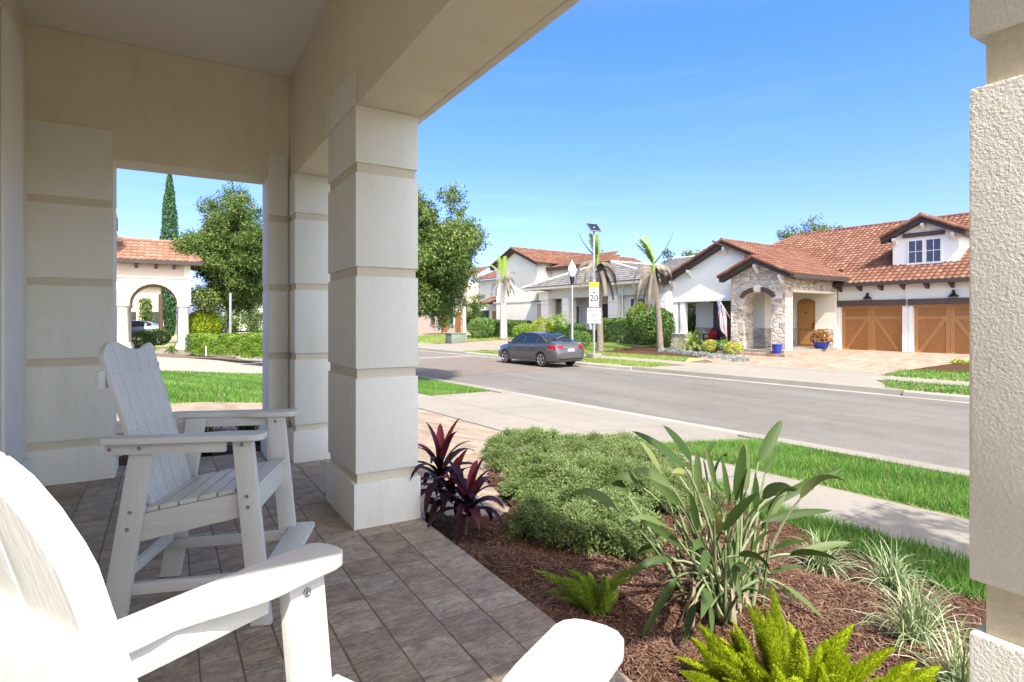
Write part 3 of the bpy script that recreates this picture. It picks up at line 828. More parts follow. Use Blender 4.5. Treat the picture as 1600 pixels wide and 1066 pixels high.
# ------------------------------------------------------------------ tall adirondack chairs
def make_chair(label):
    root = empty('adirondack_chair', (0, 0, 0), label, 'chair', 'tall white adirondack chairs')
    GL, GT = 'chair_grain_long', 'chair_grain_tall'
    bolt = MB().lathe([(.002, -.001), (.009, 0), (.009, .003), (.006, .0045), (.003, .002)], (0, 0, 0), 12).mesh('bolt', 'bolt_metal', 40)
    def bolts(par, pts, side):
        for p in pts:
            b = bpy.data.objects.new('bolt', bolt); COL.objects.link(b)
            b.parent = par; b.location = p
            b.rotation_euler = (R(-90) * side, 0, 0)
    for sd in (-1, 1):
        # arm: broad rounded front, narrowing on its inner side
        yo, yi, yn = .385, .262, .305
        pl = [(-.315, yo - .01), (-.30, yo), (.315, yo)]
        pl += [(.315 + .045 * math.sin(a), yo - .045 + .045 * math.cos(a)) for a in (R(30), R(60), R(90))]
        pl += [(.315 + .045 * math.cos(a), yi + .045 - .045 * math.sin(a)) for a in (R(0), R(30), R(60), R(90))]
        pl += [(.19, yi), (.15, yi + .003), (.11, yi + .012), (.05, yi + .034), (0, yi + .047), (-.05, yn - .001), (-.315, yn)]
        pts = [(x, sd * y, .857) for x, y in pl]
        if sd > 0: pts = pts[::-1]
        MB().prism(pts, (0, 0, .029)).build('arm', GL, root, False, bevel=.006, seg=3)
        sp = MB().box(-.305, sd * .330 - .013, .805, .19, sd * .330 + .013, .8565).build('arm_support', GL, root, False, bevel=.004)
        bolts(sp, [(-.285, sd * .3435, .832), (-.165, sd * .3435, .834)], sd)
        # front leg
        lg = MB().hexa([(.290, sd * .30 - .019, 0), (.380, sd * .30 - .019, 0), (.380, sd * .30 + .019, 0), (.290, sd * .30 + .019, 0)],
                       [(.210, sd * .30 - .019, .8565), (.298, sd * .30 - .019, .8565), (.298, sd * .30 + .019, .8565), (.210, sd * .30 + .019, .8565)])
        f = lg.build('front_leg', GT, root, False, bevel=.004)
        bolts(f, [(.255, sd * .3195, .832), (.275, sd * .3195, .595), (.280, sd * .3195, .545)], sd)
        bolts(f, [(.252, sd * .2805, .832)], -sd)
        rg = MB().hexa([(-.350, sd * .30 - .017, 0), (-.248, sd * .30 - .017, 0), (-.248, sd * .30 + .017, 0), (-.350, sd * .30 + .017, 0)],
                       [(-.212, sd * .30 - .017, .8565), (-.118, sd * .30 - .017, .8565), (-.118, sd * .30 + .017, .8565), (-.212, sd * .30 + .017, .8565)])
        f = rg.build('rear_leg', GT, root, False, bevel=.004)
        bolts(f, [(-.215, sd * .3175, .545), (-.226, sd * .3175, .47)], sd)
        y0, y1 = sd * .265 - .0155, sd * .265 + .0155
        MB().hexa([(-.27, y0, .383), (.27, y0, .495), (.27, y1, .495), (-.27, y1, .383)],
                  [(-.27, y0, .507), (.27, y0, .607), (.27, y1, .607), (-.27, y1, .507)]).build('seat_rail', GL, root, False, bevel=.004)
        MB().hexa([(-.290, y0, .158), (.31, y0, .178), (.31, y1, .178), (-.290, y1, .158)],
                  [(-.290, y0, .208), (.31, y0, .228), (.31, y1, .228), (-.290, y1, .208)]).build('stretcher', GL, root, False, bevel=.004)
    # seat slats along the rails, the front one rounded over
    st = MB()
    for k in range(6):
        xa = -.20 + k * .083; xb = xa + .075
        z = lambda x: .520 + (x + .2) * .186
        if k == 5: xb = .315
        w_ = .262
        st.hexa([(xa, -w_, z(xa)), (xb, -w_, z(xb)), (xb, w_, z(xb)), (xa, w_, z(xa))], [(xa, -w_, z(xa) + .021), (xb, -w_, z(xb) + .021), (xb, w_, z(xb) + .021), (xa, w_, z(xa) + .021)])
    st.build('seat', GT, root, False, bevel=.005)
    MB().box(.272, -.279, .495, .297, .279, .608).build('seat_apron', GT, root, False, bevel=.004)
    # backrest: five boards, two humps along the top
    bk = MB(); nb = 5
    bx = lambda z: -.148 - (z - .5) * .283
    WAVE = [(-.25, 1.222), (-.24, 1.243), (-.22, 1.266), (-.19, 1.286), (-.155, 1.297), (-.125, 1.299), (-.09, 1.293), (-.05, 1.279), (-.01, 1.264), (.03, 1.254), (.07, 1.250), (.11, 1.254), (.15, 1.264), (.19, 1.276), (.215, 1.281), (.235, 1.276), (.25, 1.262)]
    def top(u): return float(np.interp(u, [a for a, b in WAVE], [b for a, b in WAVE]))
    for k in range(nb):
        hw = lambda z: .222 + .028 * (z - .5) / .8
        f0, f1 = -1 + 2 * k / nb, -1 + 2 * (k + 1) / nb
        g = .0022
        out = [(f0 * hw(.5) + g, .47), (f1 * hw(.5) - g, .47)]
        ns = 10
        for i in range(ns + 1):
            f = f1 + (f0 - f1) * i / ns
            u = f * .25
            u = min(max(u, f0 * .25 + g), f1 * .25 - g)
            out.append((u, top(u)))
        pts = [(bx(z), y, z) for y, z in out]
        bk.prism(pts[::-1], (-.0215, 0, -.006))
    for z in (1.15, .885, .60):
        for k in range(nb):
            c = (-1 + 2 * (k + .5) / nb) * (.222 + .028 * (z - .5) / .8)
            for e in (-.024, .024):
                y = c + e; r = .0045; x = bx(z) + .0006
                bk.face([(x, y + r * math.cos(a * math.pi / 3), z + r * math.sin(a * math.pi / 3)) for a in range(6)], 1)
    bk.build('backrest', [GT, 'bolt_metal'], root, False, bevel=.0025)
    for z, w_ in ((1.13, .292), (.83, .33), (.56, .262)):
        x = bx(z) - .0235
        MB().box(x - .024, -w_, z - .04, x - .001, w_, z + .04).build('back_rail', GT, root, False, bevel=.004)
    MB().box(-.292, -.2485, .21, -.262, .2485, .26).build('rear_stretcher', GT, root, False, bevel=.004)
    pl = [(.325, -.345), (.44, -.345), (.455, -.33), (.455, .33), (.44, .345), (.325, .345)]
    MB().prism([(x, y, .215) for x, y in pl], (0, 0, .028)).build('footrest', GT, root, False, bevel=.006)
    return root
def place_chair(c, tip, hd):
    c.location = (tip[0] - .36 * math.cos(hd), tip[1] - .36 * math.sin(hd), .0015)
    c.rotation_euler = (0, 0, hd)
chair = make_chair('tall white adirondack chair standing whole beside the left wall of the porch')
place_chair(chair, (.522, 3.119), R(-22.6))
chair2 = dup(chair, (0, 0, 0), 0, 'tall white adirondack chair cut off close to the viewer, its arms and back in sun')
place_chair(chair2, (.479, 1.0425), R(27.6))

fw = MB().box(-2.0, -9.0, -.3, 2.6, -.705, -.02)  # unseen pale slab, added to bounce sun onto the porch ceiling and walls
tag(fw.build('bounce_slab', 'concrete'), kind='structure')
# small path light beside the column
pl_ = onz(672, 812, -.09)
pt = empty('path_light', (pl_.x, pl_.y, -.1), 'short black path light with a white band beside the porch column', 'path light')
MB().lathe([(.035, -.1), (.035, .06), (.03, .065)], pl_, 14).build('post', 'black_metal', pt)
MB().lathe([(.034, .065), (.036, .07), (.036, .125), (.034, .13)], pl_, 14).build('light_ring', 'lamp_glass', pt)
MB().lathe([(.045, .13), (.05, .14), (.03, .16), (.005, .168)], pl_, 14).build('cap', 'black_metal', pt)

# ================================================================== PLANTS OF THE BED
def strap(mb, pts, widths, fold=.25, up=(0, 0, 1), mi=0, t=.5):
    """a leaf blade along a curve, folded along its midrib"""
    pts = [Vector(p) for p in pts]; rows = []
    for i, p in enumerate(pts):
        d = (pts[min(i + 1, len(pts) - 1)] - pts[max(i - 1, 0)]).normalized()
        s = d.cross(Vector(up))
        if s.length < .05: s = d.cross(Vector((1, .3, 0)))
        s.normalize(); n = s.cross(d).normalized()
        w = widths[i]
        rows.append([p - s * w + n * w * fold, p, p + s * w + n * w * fold])
    mb.strip(rows, mi, t)
def arc(p0, d0, L, droop, n=7):
    """a curve leaving p0 along d0 and sagging"""
    p, d = Vector(p0), Vector(d0).normalized(); out = [p.copy()]
    for i in range(n):
        p = p + d * (L / n); out.append(p.copy())
        d = (d + Vector((0, 0, -droop / n * (1 + i * .35)))).normalized()
    return out
def bez(a, b, c, n=8):
    a, b, c = Vector(a), Vector(b), Vector(c)
    return [a * (1 - t) ** 2 + b * 2 * t * (1 - t) + c * t * t for t in [i / n for i in range(n + 1)]]

# bird of paradise clump
bp = onz(1128, 945, -.16)
bop = empty('bird_of_paradise', (bp.x, bp.y, -.16), 'tall grey green bird of paradise clump with paddle leaves in the mulch', 'plant')
sm, lm, dm = MB(), MB(), MB()
LV = [  # blade base, blade tip in the photograph's frame, depth offset, half width
    (1185, 722, 1222, 657, .25, .045), (1080, 722, 1036, 665, .1, .042), (1070, 730, 988, 674, -.1, .038), (1165, 770, 1164, 692, .1, .034),
    (1150, 782, 1162, 694, -.05, .04), (1092, 775, 1089, 704, .0, .028), (1048, 760, 990, 733, -.2, .034), (1185, 800, 1320, 730, .2, .034),
    (1190, 815, 1300, 798, .1, .03), (1245, 868, 1330, 848, .0, .03), (1203, 896, 1256, 885, -.1, .018), (1130, 830, 1185, 770, -.25, .036),
    (1190, 830, 1230, 766, .15, .03), (1118, 760, 1103, 700, .2, .022), (1060, 790, 1012, 742, .0, .03), (1115, 812, 1088, 768, -.3, .026),
    (1172, 740, 1148, 708, .3, .026), (1205, 775, 1272, 765, .3, .026), (1068, 858, 1000, 812, -.15, .026), (1058, 902, 1002, 1000, -.35, .026),
    (1085, 945, 1070, 1006, -.45, .024), (1110, 950, 1112, 992, -.45, .02), (1150, 880, 1170, 900, -.4, .024), (1105, 862, 1095, 900, -.45, .03),
    (1180, 800, 1180, 742, .0, .028), (1090, 830, 1078, 770, -.1, .026), (1140, 870, 1160, 948, -.35, .022), (1225, 915, 1290, 972, -.1, .018),
    (1215, 920, 1268, 962, .05, .016), (1210, 858, 1260, 846, -.2, .02), (1140, 790, 1128, 716, .15, .02), (1100, 720, 1118, 690, .35, .02),
    (1195, 742, 1220, 695, .4, .018), (1062, 745, 1040, 700, .3, .026), (1030, 735, 1000, 690, .2, .026)]
dep = CS * bp.x + CC * bp.y
for (bx_, by_, tx_, ty_, dd, hw) in LV:
    a = at(bx_, by_, dep + dd * .8); b = at(tx_, ty_, dep + dd * 1.25)
    root = Vector((bp.x + rng.uniform(-.12, .12), bp.y + rng.uniform(-.12, .12), -.14))
    dv = (b - a)
    ctl = root + (a - root) * .5 + Vector((0, 0, .10 + .1 * rng.random()))
    stem = bez(root, ctl, a, 8)
    sm.tube(stem, [.011 - .0007 * k for k in range(9)], 6, 0, rng.random())
    mid = (a + b) / 2 + Vector((0, 0, .02 + .012 * rng.random()))
    pts = bez(a, mid, b, 10)
    ws = [hw * (.16 + .84 * math.sin(math.pi * min(1, (k / 10) ** .75)) ** .8) if k < 10 else .001 for k in range(11)]
    cam_up = (Vector((-.5, -.8, .55)) + Vector((rng.uniform(-.5, .5), rng.uniform(-.4, .4), rng.uniform(-.2, .6)))).normalized()
    ws = [w_ * .78 for w_ in ws]
    strap(lm, pts, ws, .35, cam_up, 0, rng.random() ** 1.4 * .9)
for k in range(38):                       # shorter inner stems and leaves all round
    az = rng.uniform(0, 6.283); le = rng.uniform(.12, .75)
    root = Vector((bp.x + rng.uniform(-.16, .16), bp.y + rng.uniform(-.16, .16), -.15))
    c = arc(root, (math.cos(az) * le, math.sin(az) * le, 1), rng.uniform(.32, .72), rng.uniform(.1, .6), 8)
    sm.tube(c, [.010 - .0006 * i for i in range(9)], 5, 0, rng.random())
    if k < 26:
        e = c[-1]; d = (c[-1] - c[-3]).normalized()
        b = arc(e, d, rng.uniform(.16, .30), rng.uniform(.2, 1.2), 8)
        hw = rng.uniform(.018, .034)
        strap(lm, b, [hw * (.2 + .8 * math.sin(math.pi * min(1, (i / 8) ** .75))) if i < 8 else .001 for i in range(9)], .3, (math.cos(az + 2), math.sin(az + 2), .8), 0, rng.random())
for k in range(34):                       # dry collapsed leaves round the foot
    az = rng.uniform(0, 6.283); le = rng.uniform(.5, 1.6)
    root = Vector((bp.x + rng.uniform(-.15, .15), bp.y + rng.uniform(-.15, .15), -.10))
    c = arc(root, (math.cos(az) * le, math.sin(az) * le, 1), rng.uniform(.25, .55), rng.uniform(1.6, 3.2), 9)
    hw = rng.uniform(.003, .009)
    strap(dm, c, [hw * math.sin(.25 + 2.7 * i / 9) + .001 for i in range(10)], .5, (0, 0, 1), 0, rng.random())
sm.build('stem', 'paradise_stem', bop, smooth=60); lm.build('foliage', 'paradise_leaf', bop, smooth=80); dm.build('dry_leaf', 'dry_leaf', bop, smooth=80)

# foxtail ferns: plumes of short needles
def plume(out, p0, p1, sag, r, n, dens=1.0):
    c = bez(p0, (Vector(p0) + Vector(p1)) / 2 + Vector(sag), p1, 14)
    ar = np.array([list(q) for q in c])
    t = nr.uniform(.06, 1, n)
    k = np.minimum((t * 14).astype(int), 13); f = (t * 14 - k)[:, None]
    pos = ar[k] * (1 - f) + ar[k + 1] * f
    d = unit(ar[k + 1] - ar[k])
    q = unit(np.cross(d, nr.normal(size=(n, 3))))
    rad = r * np.sin(np.pi * np.clip(.16 + .84 * t, 0, 1) ** 1.15)[:, None] * .9 + .004
    st0 = pos + q * rad * nr.uniform(.05, .5, (n, 1))
    e = pos + unit(q + d * .38 + nr.normal(0, .18, (n, 3))) * rad * nr.uniform(.7, 1.12, (n, 1))
    s = unit(np.cross(q, d)) * nr.uniform(.0014, .0027, (n, 1))
    m_ = st0 * .4 + e * .6
    v = np.stack([st0, m_ - s, e, m_ + s], 1)
    out.append(v); return c
def foxtail(base, tips, r, n, leaf, label, spread=.0):
    root = empty('foxtail_fern', base, label, 'fern')
    out = []; st = MB()
    for (tp, w) in tips:
        b = Vector(base) + Vector((rng.uniform(-.07, .07), rng.uniform(-.07, .07), 0)) + Vector((tp[0] - base[0], tp[1] - base[1], 0)) * spread
        c = plume(out, b, tp, ((tp[0] - b.x) * -.2, (tp[1] - b.y) * -.2, .05), r * w, n)
        st.tube(c, [.004 - .0002 * i for i in range(15)], 5, 0, .3)
    v = np.concatenate(out); m = len(v)
    fast_mesh('plume', v.reshape(-1, 3), np.arange(4 * m).reshape(m, 4), leaf, nr.random(m), root)
    st.build('stem', 'paradise_stem', root)
    return root
fb_ = onz(1268, 1135, -.14)
TP = [(1063, 1050), (1080, 996), (1091, 975), (1145, 972), (1168, 944), (1206, 916), (1197, 950), (1333, 976), (1398, 1012), (1312, 1006), (1428, 1040),
      (1471, 1042), (1293, 1000), (1138, 985), (1248, 985), (1110, 1030), (1225, 1000), (1180, 990), (1350, 1040), (1280, 1040), (1210, 1040), (1155, 1030), (1390, 1060), (1320, 1060)]
fd = CS * fb_.x + CC * fb_.y
TP += [(px + 34, py + 22) for px, py in TP[::2]] + [(px - 26, py + 30) for px, py in TP[1::2]]
tips = [(at(px, py, fd + rng.uniform(-.10, .22) + (1060 - py) * .0012), rng.uniform(.85, 1.15)) for px, py in TP]
foxtail(fb_, tips, .040, 3600, 'fern_leaf', 'large bright yellow green foxtail fern in full sun in the near corner of the bed', .5)
f2 = onz(938, 955, -.13)
fd2 = CS * f2.x + CC * f2.y
T2 = [(832, 890), (850, 925), (872, 905), (885, 890), (905, 900), (920, 895), (945, 900), (965, 925), (940, 940), (1010, 880), (985, 905), (895, 940), (955, 955), (870, 935), (925, 930), (900, 920)]
foxtail(f2, [(at(px, py, fd2 + rng.uniform(-.1, .15)), rng.uniform(.8, 1.1)) for px, py in T2], .034, 2200, 'fern_dull_leaf', 'small sparse foxtail fern half in the porch shadow')

# variegated lilyturf tufts
def tuft(base, n, L, label, width=.0042, spread=.55, leaf='variegated_leaf', name='lilyturf', group='variegated lilyturf tufts in the mulch', cat='plant', droop=1.3):
    m = MB()
    for _ in range(n):
        az = rng.uniform(0, 6.283); le = abs(rng.gauss(0, spread)) + .05
        b = Vector(base) + Vector((rng.gauss(0, .025), rng.gauss(0, .025), 0))
        c = arc(b, (math.cos(az) * le, math.sin(az) * le, 1), L * rng.uniform(.55, 1.15), droop * rng.uniform(.5, 1.3), 7)
        strap(m, c, [width * (1 - (i / 7) ** 2.2) + .0004 for i in range(8)], .3, (0, 0, 1), 0, rng.random())
    o = m.build(name, leaf, smooth=80)
    o.location = (0, 0, 0)
    return tag(o, label, cat, group)
for (px, py, n, L, lab) in [(1432, 1000, 150, .40, 'striped lilyturf tuft in front, nearest the rough white column'), (1392, 905, 150, .36, 'striped lilyturf tuft at the turf edge, behind the nearest tuft'),
                            (1282, 868, 170, .34, 'striped lilyturf tuft beside the bird of paradise'), (1500, 1085, 90, .36, 'striped lilyturf tuft half hidden by the column foot')]:
    p = onz(px, py, -.2); p.z = bedz(p.x, p.y) - .01
    tuft(p, n, L, lab)

# spreading juniper: several shrubs grown together
def juniper(c, rx, ry, h, n, label, rz=0):
    """a low mound of many small sprayed clumps with gaps between them"""
    m = int(rx * ry * 300)
    th = nr.uniform(0, 2 * np.pi, m); r = np.sqrt(nr.random(m)) * .98
    lump = 1 + .16 * np.sin(3 * th + c[0] * 9) + .08 * np.sin(7 * th + c[1] * 5)
    x = r * np.cos(th) * rx * lump; y = r * np.sin(th) * ry * lump
    if rz: x, y = x * math.cos(rz) - y * math.sin(rz), x * math.sin(rz) + y * math.cos(rz)
    hh = h * .88 * np.sqrt(np.clip(1 - r ** 2.6, .02, 1)) * nr.uniform(.55, 1.2, m)
    up = unit(np.stack([x / rx ** 2 * .5, y / ry ** 2 * .5, np.full(m, 1.0)], 1))
    cen = np.stack([c[0] + x, c[1] + y, gz_np(c[0] + x, c[1] + y) + .02 + hh * .82], 1)
    k = max(8, n * 3 // m)                # sprays in a clump
    tone = .22 + .42 * nr.random(m)
    u = unit(nr.normal(size=(m * k, 3)) * np.array([1, 1, .7]) + np.repeat(up, k, 0) * .75 + np.repeat(np.stack([x / rx, y / ry, 0 * x], 1), k, 0) * .45)
    R_ = np.repeat(nr.uniform(.06, .115, m), k)[:, None]
    base = np.repeat(cen, k, 0) + u * R_ * nr.uniform(.2, .8, (m * k, 1)) * np.array([1.2, 1.2, .6])
    q = 8                                 # scale-leaved tips on a spray
    B = np.repeat(base, q, 0); D = np.repeat(u, q, 0)
    f = np.tile(np.linspace(0, 1, q), m * k)[:, None]
    sp = unit(nr.normal(size=(len(B), 3)))
    st = B + D * f * nr.uniform(.045, .085, (m * k, 1)).repeat(q, 0) - np.array([0, 0, 1]) * f ** 2 * .012
    e = st + unit(D + .7 * sp) * nr.uniform(.014, .028, (len(B), 1))
    s = unit(np.cross(D, sp)) * .0032
    md = st * .45 + e * .55
    v = np.stack([st, md - s, e, md + s], 1).reshape(-1, 3)
    t = np.clip(np.repeat(tone, k * q) + .35 * f[:, 0] * nr.random(len(B)) - .12 + .1 * nr.random(len(B)), 0, 1)
    o_ = fast_mesh('juniper', v, np.arange(4 * len(B)).reshape(-1, 4), 'juniper_leaf', t)
    return tag(o_, label, 'shrub', 'spreading junipers grown together in the bed')
def jx(px, py, z=-.2): p = onz(px, py, z); return (p.x, p.y)
juniper(jx(835, 700), .80, .58, .40, 5200, 'spreading juniper at the drive side, its edge over the pale pavers', .5)
juniper(jx(950, 695), .80, .55, .38, 4200, 'spreading juniper at the back, next to the pavement', .2)
juniper(jx(930, 770), .70, .62, .44, 6000, 'spreading juniper in the middle of the green mass')
juniper(jx(1015, 755), .55, .55, .36, 3600, 'spreading juniper just behind the bird of paradise')
juniper(jx(875, 765), .55, .45, .40, 3800, 'spreading juniper left of the middle, beside the pavers', .4)
juniper(jx(985, 715), .60, .50, .40, 3800, 'spreading juniper behind the middle one, toward the road', .1)
juniper(jx(925, 835), .50, .42, .36, 3800, 'spreading juniper nearest the porch, above the small fern')

# cordylines
def cordyline(base, stems, label):
    root = empty('cordyline', base, label, 'plant', 'dark red cordylines beside the porch column')
    m, s_ = MB(), MB()
    for (dx, dy, h, n, L) in stems:
        top = Vector(base) + Vector((dx, dy, h))
        s_.tube(bez(base, Vector(base) + Vector((dx * .3, dy * .3, h * .6)), top, 6), [.012, .011, .010, .010, .010, .010, .010], 7)
        for k in range(n):
            f = k / n
            az = k * 2.4 + rng.uniform(-.3, .3); le = .25 + 1.5 * f + rng.uniform(-.1, .2)
            p = top - Vector((0, 0, f * h * .55))
            c = arc(p, (math.cos(az) * le, math.sin(az) * le, 1.0), L * rng.uniform(.75, 1.15), .5 + 1.1 * f, 8)
            hw = rng.uniform(.026, .040)
            strap(m, c, [hw * (.22 + .78 * math.sin(math.pi * min(1, (i / 8) ** .8))) if i < 8 else .001 for i in range(9)], .3, (0, 0, 1), 0, min(1, rng.random() * (.7 + .5 * (f < .25))))
    m.build('foliage', 'cordyline_leaf', root, smooth=80); s_.build('stem', 'bark', root, smooth=60)
cordyline(onz(690, 815, -.1), [(0, .02, .42, 26, .42), (.06, -.05, .26, 14, .34)], 'taller dark red cordyline with upright leaves against the column')
cordyline(onz(728, 835, -.1), [(.02, 0, .24, 22, .36)], 'shorter dark red cordyline at the edge of the porch')
# strap-leaved plants in the shade behind the end opening
xy_sheet('shade_bed', [(-1.4, 6.65), (2.0, 6.65), (2.0, 7.6), (-1.4, 7.6)], .03, 'mulch')
for k, (x, y, lab) in enumerate([(-.62, 6.98, 'dark strap leaved plant behind the left wall opening, mostly hidden by the chair'), (-.12, 7.0, 'dark strap leaved plant seen just right of the far chair back'),
                                 (.36, 7.0, 'dark strap leaved plant seen under the far chair arm'), (.80, 7.02, 'dark strap leaved plant beside the right edge of the wall opening'), (1.35, 7.1, 'dark strap leaved plant behind the far porch column')]):
    tuft((x, y, -.10), 260, .46, lab, .011, .55, 'dark_strap_leaf', 'strap_leaved_plant', 'dark strap leaved plants in the shade', droop=.9)

# ================================================================== BUILDING HELPERS
def tiles(mb, poly, ea, eb, tw=.25, course=.33, amp=.055, flat=False, mi=0, lift=.03):
    poly = [Vector(p) for p in poly]; ea, eb = Vector(ea), Vector(eb)
    eu = (eb - ea).normalized()
    nn = Vector((0, 0, 0))
    for i in range(len(poly)):
        nn += (poly[i] - poly[0]).cross(poly[(i + 1) % len(poly)] - poly[0])
    nn.normalize()
    if nn.z < 0: nn = -nn
    ev = nn.cross(eu)
    if ev.z < 0: ev = -ev
    q = [((p - ea).dot(eu), (p - ea).dot(ev)) for p in poly]
    vmin, vmax = min(v for u, v in q), max(v for u, v in q)
    def span(v):
        xs = []
        for i in range(len(q)):
            (u0, v0), (u1, v1) = q[i], q[(i + 1) % len(q)]
            if (v0 - v) * (v1 - v) <= 0 and abs(v1 - v0) > 1e-9:
                xs.append(u0 + (u1 - u0) * (v - v0) / (v1 - v0))
        return (min(xs), max(xs)) if len(xs) > 1 else None
    flip = eu.cross(ev).dot(nn) < 0
    i = 0; v = vmin
    sub = 1 if flat else 6
    while v < vmax - .02:
        v1 = min(v + course, vmax)
        sp = span((v + v1) / 2 if v1 < vmax else v + .3 * (v1 - v))
        if sp:
            k0 = math.floor(sp[0] / tw * sub); k1 = math.ceil(sp[1] / tw * sub)
            us = [min(max(k * tw / sub, sp[0]), sp[1]) for k in range(k0, k1 + 1)]
            off = (i % 2) * .5 * tw if flat else 0
            hh = lambda u: 0 if flat else amp * (abs(math.sin(math.pi * u / tw)) ** .8)
            Pt = lambda u, vv, h: ea + eu * u + ev * vv + nn * (h + .01)
            for a in range(len(us) - 1):
                u0, u1 = us[a], us[a + 1]
                if u1 - u0 < 1e-4: continue
                tid = math.floor((u0 + u1) / 2 / tw) if not flat else a
                t = (math.sin(tid * 12.9898 + i * 78.233 + poly[0].x) * 43758.5453) % 1
                lo, hi = lift + .008 * t, .0
                A, B, C_, D = Pt(u0, v - .03, hh(u0) + lo), Pt(u1, v - .03, hh(u1) + lo), Pt(u1, v1, hh(u1) + hi), Pt(u0, v1, hh(u0) + hi)
                E_, F_ = Pt(u0, v - .03, hh(u0) * .4 - .03), Pt(u1, v - .03, hh(u1) * .4 - .03)
                f = [A, B, C_, D]; l = [E_, F_, B, A]
                if flip: f.reverse(); l.reverse()
                mb.face(f, mi, t); mb.face(l, mi, t)
        i += 1; v = v1
def caps(mb, a, b, r=.11, L=.38, mi=0):
    a, b = Vector(a), Vector(b); n = max(1, round((b - a).length / L)); d = (b - a) / n
    for k in range(n):
        p = a + d * k; t = (math.sin(k * 12.9 + a.x * 7) * 43758.5) % 1
        mb.tube([p - d * .05, p + d * 1.02], [r * 1.08, r * .9], 8, mi, t)
def under(mb, poly, th, mi=0):
    """solid slab under a tiled slope"""
    poly = [Vector(p) for p in poly]
    mb.prism([p - Vector((0, 0, .02)) for p in poly], (0, 0, -th), mi)
def wallw(mb, pts, w, th, mi=0, t=.5):
    """vertical slab at street depth w from (s, z) outline, th metres deep"""
    pp = [P(s, w, z) for s, z in pts]
    mb.prism(pp, (NX * th, NY * th, 0), mi, t)
def walls(mb, pts, s, th, mi=0):
    """vertical slab at street position s from (w, z) outline"""
    mb.prism([P(s, w, z) for w, z in pts], (TX * th, TY * th, 0), mi)

# ================================================================== THE WHITE HOUSE WITH THE STONE ENTRY
hc = empty('white_house', P(16, 30, -.1), 'white stucco house with red tile roof, stone arched entry and two wooden garage doors', 'house')
G0 = -.25
w_ = MB()
# garage front between and around its doors
D1, D2 = (10.98, 13.72), (7.80, 10.56)
wallw(w_, [(14.15, G0), (13.72, G0), (13.72, 2.06), (14.15, 2.06)], 30.3, .3)
wallw(w_, [(10.98, G0), (10.56, G0), (10.56, 2.06), (10.98, 2.06)], 30.3, .3)
wallw(w_, [(7.80, G0), (2.0, G0), (2.0, 2.06), (7.80, 2.06)], 30.3, .3)
wallw(w_, [(14.15, 2.06), (2.0, 2.06), (2.0, 3.12), (14.15, 3.12)], 30.3, .3)
w_.sbox(2.0, 30.62, G0, 13.84, 43, 3.1)
walls(w_, [(30.3, G0), (30.6, G0), (30.6, 3.1), (30.3, 3.1)], 13.85, .299)
w_.build('garage_wall', 'wall_white', hc)
m = MB()
for a, b in ((D1[1] + .005, D1[1] + .20), (D1[0] - .16, D1[0] - .005), (D2[1] + .005, D2[1] + .16), (D2[0] - .2, D2[0] - .005)):
    MB().sbox(a, 30.24, G0, b, 30.298, 2.05).build('garage_trim', 'white_trim', hc)
m = MB().sbox(10.80, 30.225, 0.55, 10.855, 30.298, 3.0)
m.build('downspout', 'white_trim', hc)
for (a, b) in ((10.82, 14.02), (7.5, 10.73)):
    MB().sbox(a, 30.16, 2.07, b, 30.298, 2.36).build('garage_lintel', 'trim_brown', hc)
for (a, b) in (D1, D2):
    m = MB().sbox(a, 30.46, G0, b, 30.5, 2.06)
    for k in range(1, 12):                # board joints
        z = G0 + k * .19
        m.sbox(a, 30.453, z, b, 30.4595, z + .172, 0)
    mid = (a + b) / 2
    t_ = MB()
    f0, f1 = 30.425, 30.4525
    t_.sbox(a + .01, f0, G0 + .02, a + .17, f1, 2.05); t_.sbox(b - .17, f0, G0 + .02, b - .01, f1, 2.05)
    t_.sbox(mid - .17, f0, G0 + .02, mid - .004, f1, 2.05); t_.sbox(mid + .004, f0, G0 + .02, mid + .17, f1, 2.05)
    for (c, d) in ((a + .17, mid - .17), (mid + .17, b - .17)):
        t_.sbox(c, f0, 1.93, d, f1, 2.05); t_.sbox(c, f0, 1.42, d, f1, 1.57); t_.sbox(c, f0, G0 + .02, d, f1, G0 + .16)
    z0, z1 = G0 + .16, 1.42               # braces falling outwards
    for (c, d) in ((mid + .17, b - .17), (mid - .17, a + .17)):
        hw = .10
        sgn = 1 if d > c else -1
        q = [P(c, f0 + .002, z1), P(c + sgn * hw * 1.3, f0 + .002, z1), P(d, f0 + .002, z0 + hw), P(d, f0 + .002, z0), P(d - sgn * hw * 1.3, f0 + .002, z0), P(c, f0 + .002, z1 - hw)]
        t_.prism(q, (NX * .02, NY * .02, 0))
    g = m.build('garage_door', 'door_wood', hc)
    t_.build('garage_door_frame', 'door_wood_trim', g)
# lamps over the doors
for s in (12.45, 9.0):
    c = P(s, 30.2, 2.42)
    m = MB().lathe([(.03, .30), (.055, .24), (.07, .14), (.10, .11), (.20, .02), (.205, 0)], c, 14)
    m.tube([c + Vector((0, 0, .26)), c + Vector((NX * .1, NY * .1, .26))], .02, 6)
    m.build('wall_lamp', 'black_metal', hc)
# rafter ends and gutter
for k in range(12):
    s = 13.7 - k * .93
    m = MB(); q = [P(s - .06, 29.86, 2.98), P(s - .06, 30.3, 2.80), P(s - .06, 30.3, 3.06), P(s - .06, 29.86, 3.06)]
    m.prism(q, (TX * .12, TY * .12, 0)); m.build('rafter_end', 'trim_brown', hc)
MB().sbox(2.0, 29.70, 3.03, 14.02, 29.83, 3.20).build('gutter', 'trim_dark', hc)
MB().sbox(2.0, 29.831, 3.09, 14.0, 30.31, 3.125).build('soffit', 'trim_brown', hc)
